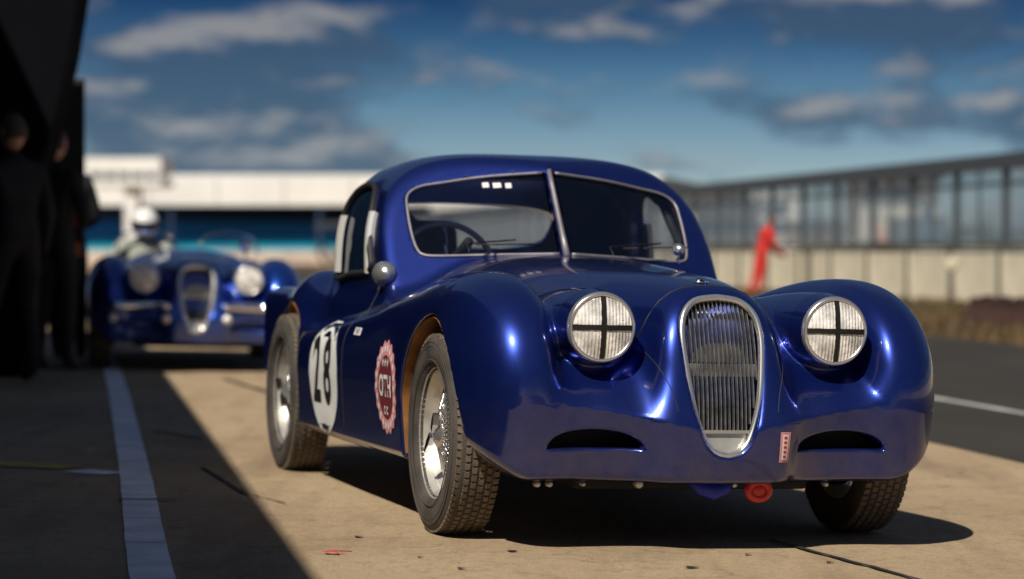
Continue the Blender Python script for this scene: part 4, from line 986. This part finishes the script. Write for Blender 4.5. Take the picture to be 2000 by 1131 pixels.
# ================================================================ far background
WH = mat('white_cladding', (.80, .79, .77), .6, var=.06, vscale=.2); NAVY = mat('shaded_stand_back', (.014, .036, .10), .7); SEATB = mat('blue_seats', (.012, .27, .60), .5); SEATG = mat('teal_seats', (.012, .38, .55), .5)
GLB = mat('blue_grey_glazing', (.10, .17, .24), .15, .2); CRM = mat('cream_cladding', (.60, .56, .50), .6, var=.08, vscale=.3); SLATE = mat('dark_roof_sheet', (.045, .05, .055), .5)
def fb(mb, x0, x1, y0, y1, Z, depth=4, dz=0):
    """box of real size whose face spans these photo coordinates at distance Z"""
    a, b = at(x0, y0, Z), at(x1, y1, Z); return mb.box(((a.x + b.x) / 2 - GO[0], Z + depth / 2 + dz - GO[1], (a.z + b.z) / 2 - GO[2]), (b.x - a.x, depth, a.z - b.z))
GO = [0, 250, 0]
gs = empty('grandstand', (0, 250, 0), label='long grandstand with white roof edge and blue seating far behind the cars', cat='grandstand')
xs = [60, 160, 292, 424, 556, 688, 820, 952, 1084, 1190, 1296]
for i in range(len(xs) - 1):
    fb(MB(), xs[i] + 1, xs[i + 1] - 1, 346, 401, 250, 3).build('roof_fascia_panel', WH, gs)
fb(MB(), 60, 1296, 341, 345.5, 250, 22, .2).build('roof', WH, gs)
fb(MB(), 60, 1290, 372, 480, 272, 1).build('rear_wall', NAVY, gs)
for k in range(9):
    y = 486 - k * 6.0; fb(MB(), 60, 1290, y - 6.0, y + (6 if k == 0 else 0), 251 + k * 1.9, 1.85).build('seat_row', SEATG if k < 3 else SEATB, gs)
for x in (330, 620, 930, 1210): fb(MB(), x, x + 7, 400, 486, 250.3, .6).build('column', NAVY, gs)
GO = [0, 200, 0]
tw = empty('control_tower', (0, 200, 0), label='white box shaped control room on a pale column above the stand', cat='tower')
fb(MB(), 165, 314, 308, 336, 200, 8).build('cabin', WH, tw); fb(MB(), 172, 308, 337, 350, 200.4, 7).build('window_band', GLB, tw)
for x in (172, 199, 226, 253, 280, 303): fb(MB(), x, x + 5, 336, 350, 200, .5).build('mullion', WH, tw)
fb(MB(), 165, 314, 350.5, 362, 200, 8).build('floor_band', WH, tw); fb(MB(), 243, 268, 362, 492, 200.6, 3).build('column', WH, tw)
fb(MB(), 60, 1310, 488, 497, 180, .6); GO = [0, 170, 0]
bw_ = empty('far_barrier', (0, 170, 0), label='low pale barrier running below the blue grandstand', cat='barrier')
PB = mat('pale_barrier', (.62, .50, .42), .7, var=.15, vscale=.3)
for i in range(26): fb(MB(), 60 + i * 50, 108 + i * 50, 489, 516, 170, .5).build('barrier_panel', PB, bw_)
# low buildings behind the pit wall, right of the coupe
def hut(name, Z, lab, bands, cat='building'):
    GO[:] = [0, Z, 0]; r = empty(name, (0, Z, 0), label=lab, cat=cat)
    for nm, m, x0, x1, y0, y1, dz, dp in bands: fb(MB(), x0, x1, y0, y1, Z, dp, dz).build(nm, m, r)
    return r
hut('pit_office', 240, 'long pale two storey block with dark sloping roof edge behind the pit wall', [('wall', WH, 1296, 1560, 378, 489, 0, 10)] + [('window', GLB, 1306 + i * 26, 1326 + i * 26, y0, y0 + 22, -.15, .2) for i in range(9) for y0 in (396, 432)])
hut('hospitality_block', 246, 'long cream block directly behind the coupe, under the white roof edge', [('wall', CRM, 842, 1296, 402, 500, 0, 3)] + [('window', GLB, 860 + i * 48, 884 + i * 48, 424, 440, -.12, .15) for i in (0, 8)])
GO[:] = [0, 236, 0]; rf = empty('stand_roof', (0, 236, 0), label='thin dark roof wedge sticking out right of the white grandstand', cat='roof')
P3 = [at(x, y, 236) for x, y in ((1290, 347), (1302, 346), (1400, 366), (1470, 378), (1470, 383), (1296, 376))]
MB().prism([(p.x, p.z) for p in P3], lambda p, t: Vector((p[0], t, p[1])), 0, 6).build('roof_sheet', SLATE, rf)
hut('timing_cabin', 130, 'cream cabin with dark window strip seen through the fence', [('wall', CRM, 1680, 1832, 352, 470, 0, 6), ('window_band', SLATE, 1690, 1790, 374, 392, -.1, .15), ('roof', SLATE, 1640, 1840, 340, 351, -1, 8), ('door', GLB, 1800, 1824, 400, 470, -.1, .15)])
hut('equipment_container', 110, 'dark equipment container seen through the fence right of the cream cabin', [('wall', SLATE, 1752, 1850, 425, 478, 0, 3), ('side_panel', GLB, 1760, 1800, 432, 470, -.1, .12), ('side_panel', GLB, 1806, 1842, 432, 470, -.1, .12)], 'container')
hut('low_shed', 140, 'long low pale shed with dark roof seen through the middle of the fence', [('wall', CRM, 1560, 1690, 446, 484, 0, 5), ('roof', SLATE, 1556, 1694, 432, 445, -.6, 6)])
tp = empty('covered_stand', (*lane(18.2, 39.5), -.07), (0, 0, LANE_ROT), label='black sloping tarpaulin shelter beyond the fence at the right edge', cat='shelter')
MB().prism([(-1.6, .0), (2.5, .0), (2.5, 3.0), (.6, 1.95), (-1.6, 1.05)], lambda q, t: Vector((t, -q[0], q[1])), -.3, 2.6).build('tarpaulin', BLACK, tp)
MB().tube([(-.35, 1.5, 0), (-.35, 1.5, 1.1)], .04, 6).build('pole', FRM, tp)
# distant trees as separate crowns
LEAF = [mat('tree_foliage', c, .85, var=.5, vscale=.5) for c in ((.045, .075, .025), (.06, .085, .03), (.035, .06, .03))]
BARK = mat('bark', (.09, .07, .05), .9)
for i in range(12):
    Z = random.uniform(285, 330); x = 1290 + i * 62 + random.uniform(-12, 12); X = (x - 1000) / FPX * Z; hgt = random.uniform(2.6, 4.6); 
    t = empty('tree', (X, Z, -.07), label='small green tree in the far tree line behind the pit wall fence', cat='tree', group='trees of the far tree line')
    MB().tube([(0, 0, 0), (.1, 0, hgt * .35), (.0, .1, hgt * .7)], [.22, .16, .08], 6).build('trunk', BARK, t)
    v = []; f = []; cl = [(random.uniform(-2.2, 2.2), random.uniform(-1.6, 1.6), hgt * random.uniform(.4, .9), random.uniform(.6, 1.3)) for _ in range(9)]
    for cx, cy, cz, rr in cl:
        for _ in range(70):
            d = Vector((random.gauss(0, 1), random.gauss(0, 1), random.gauss(0, 1))).normalized() * rr * random.uniform(.5, 1.05); q = Vector((cx, cy, cz)) + d; s = random.uniform(.10, .22); a1 = Vector((random.gauss(0, 1), random.gauss(0, 1), random.gauss(0, 1))).normalized(); a2 = a1.orthogonal().normalized(); b = len(v)
            v += [q + a1 * s, q + a2 * s, q - a1 * s, q - a2 * s]; f.append((b, b + 1, b + 2, b + 3))
    MB().add(v, f).build('crown', LEAF[i % 3], t)
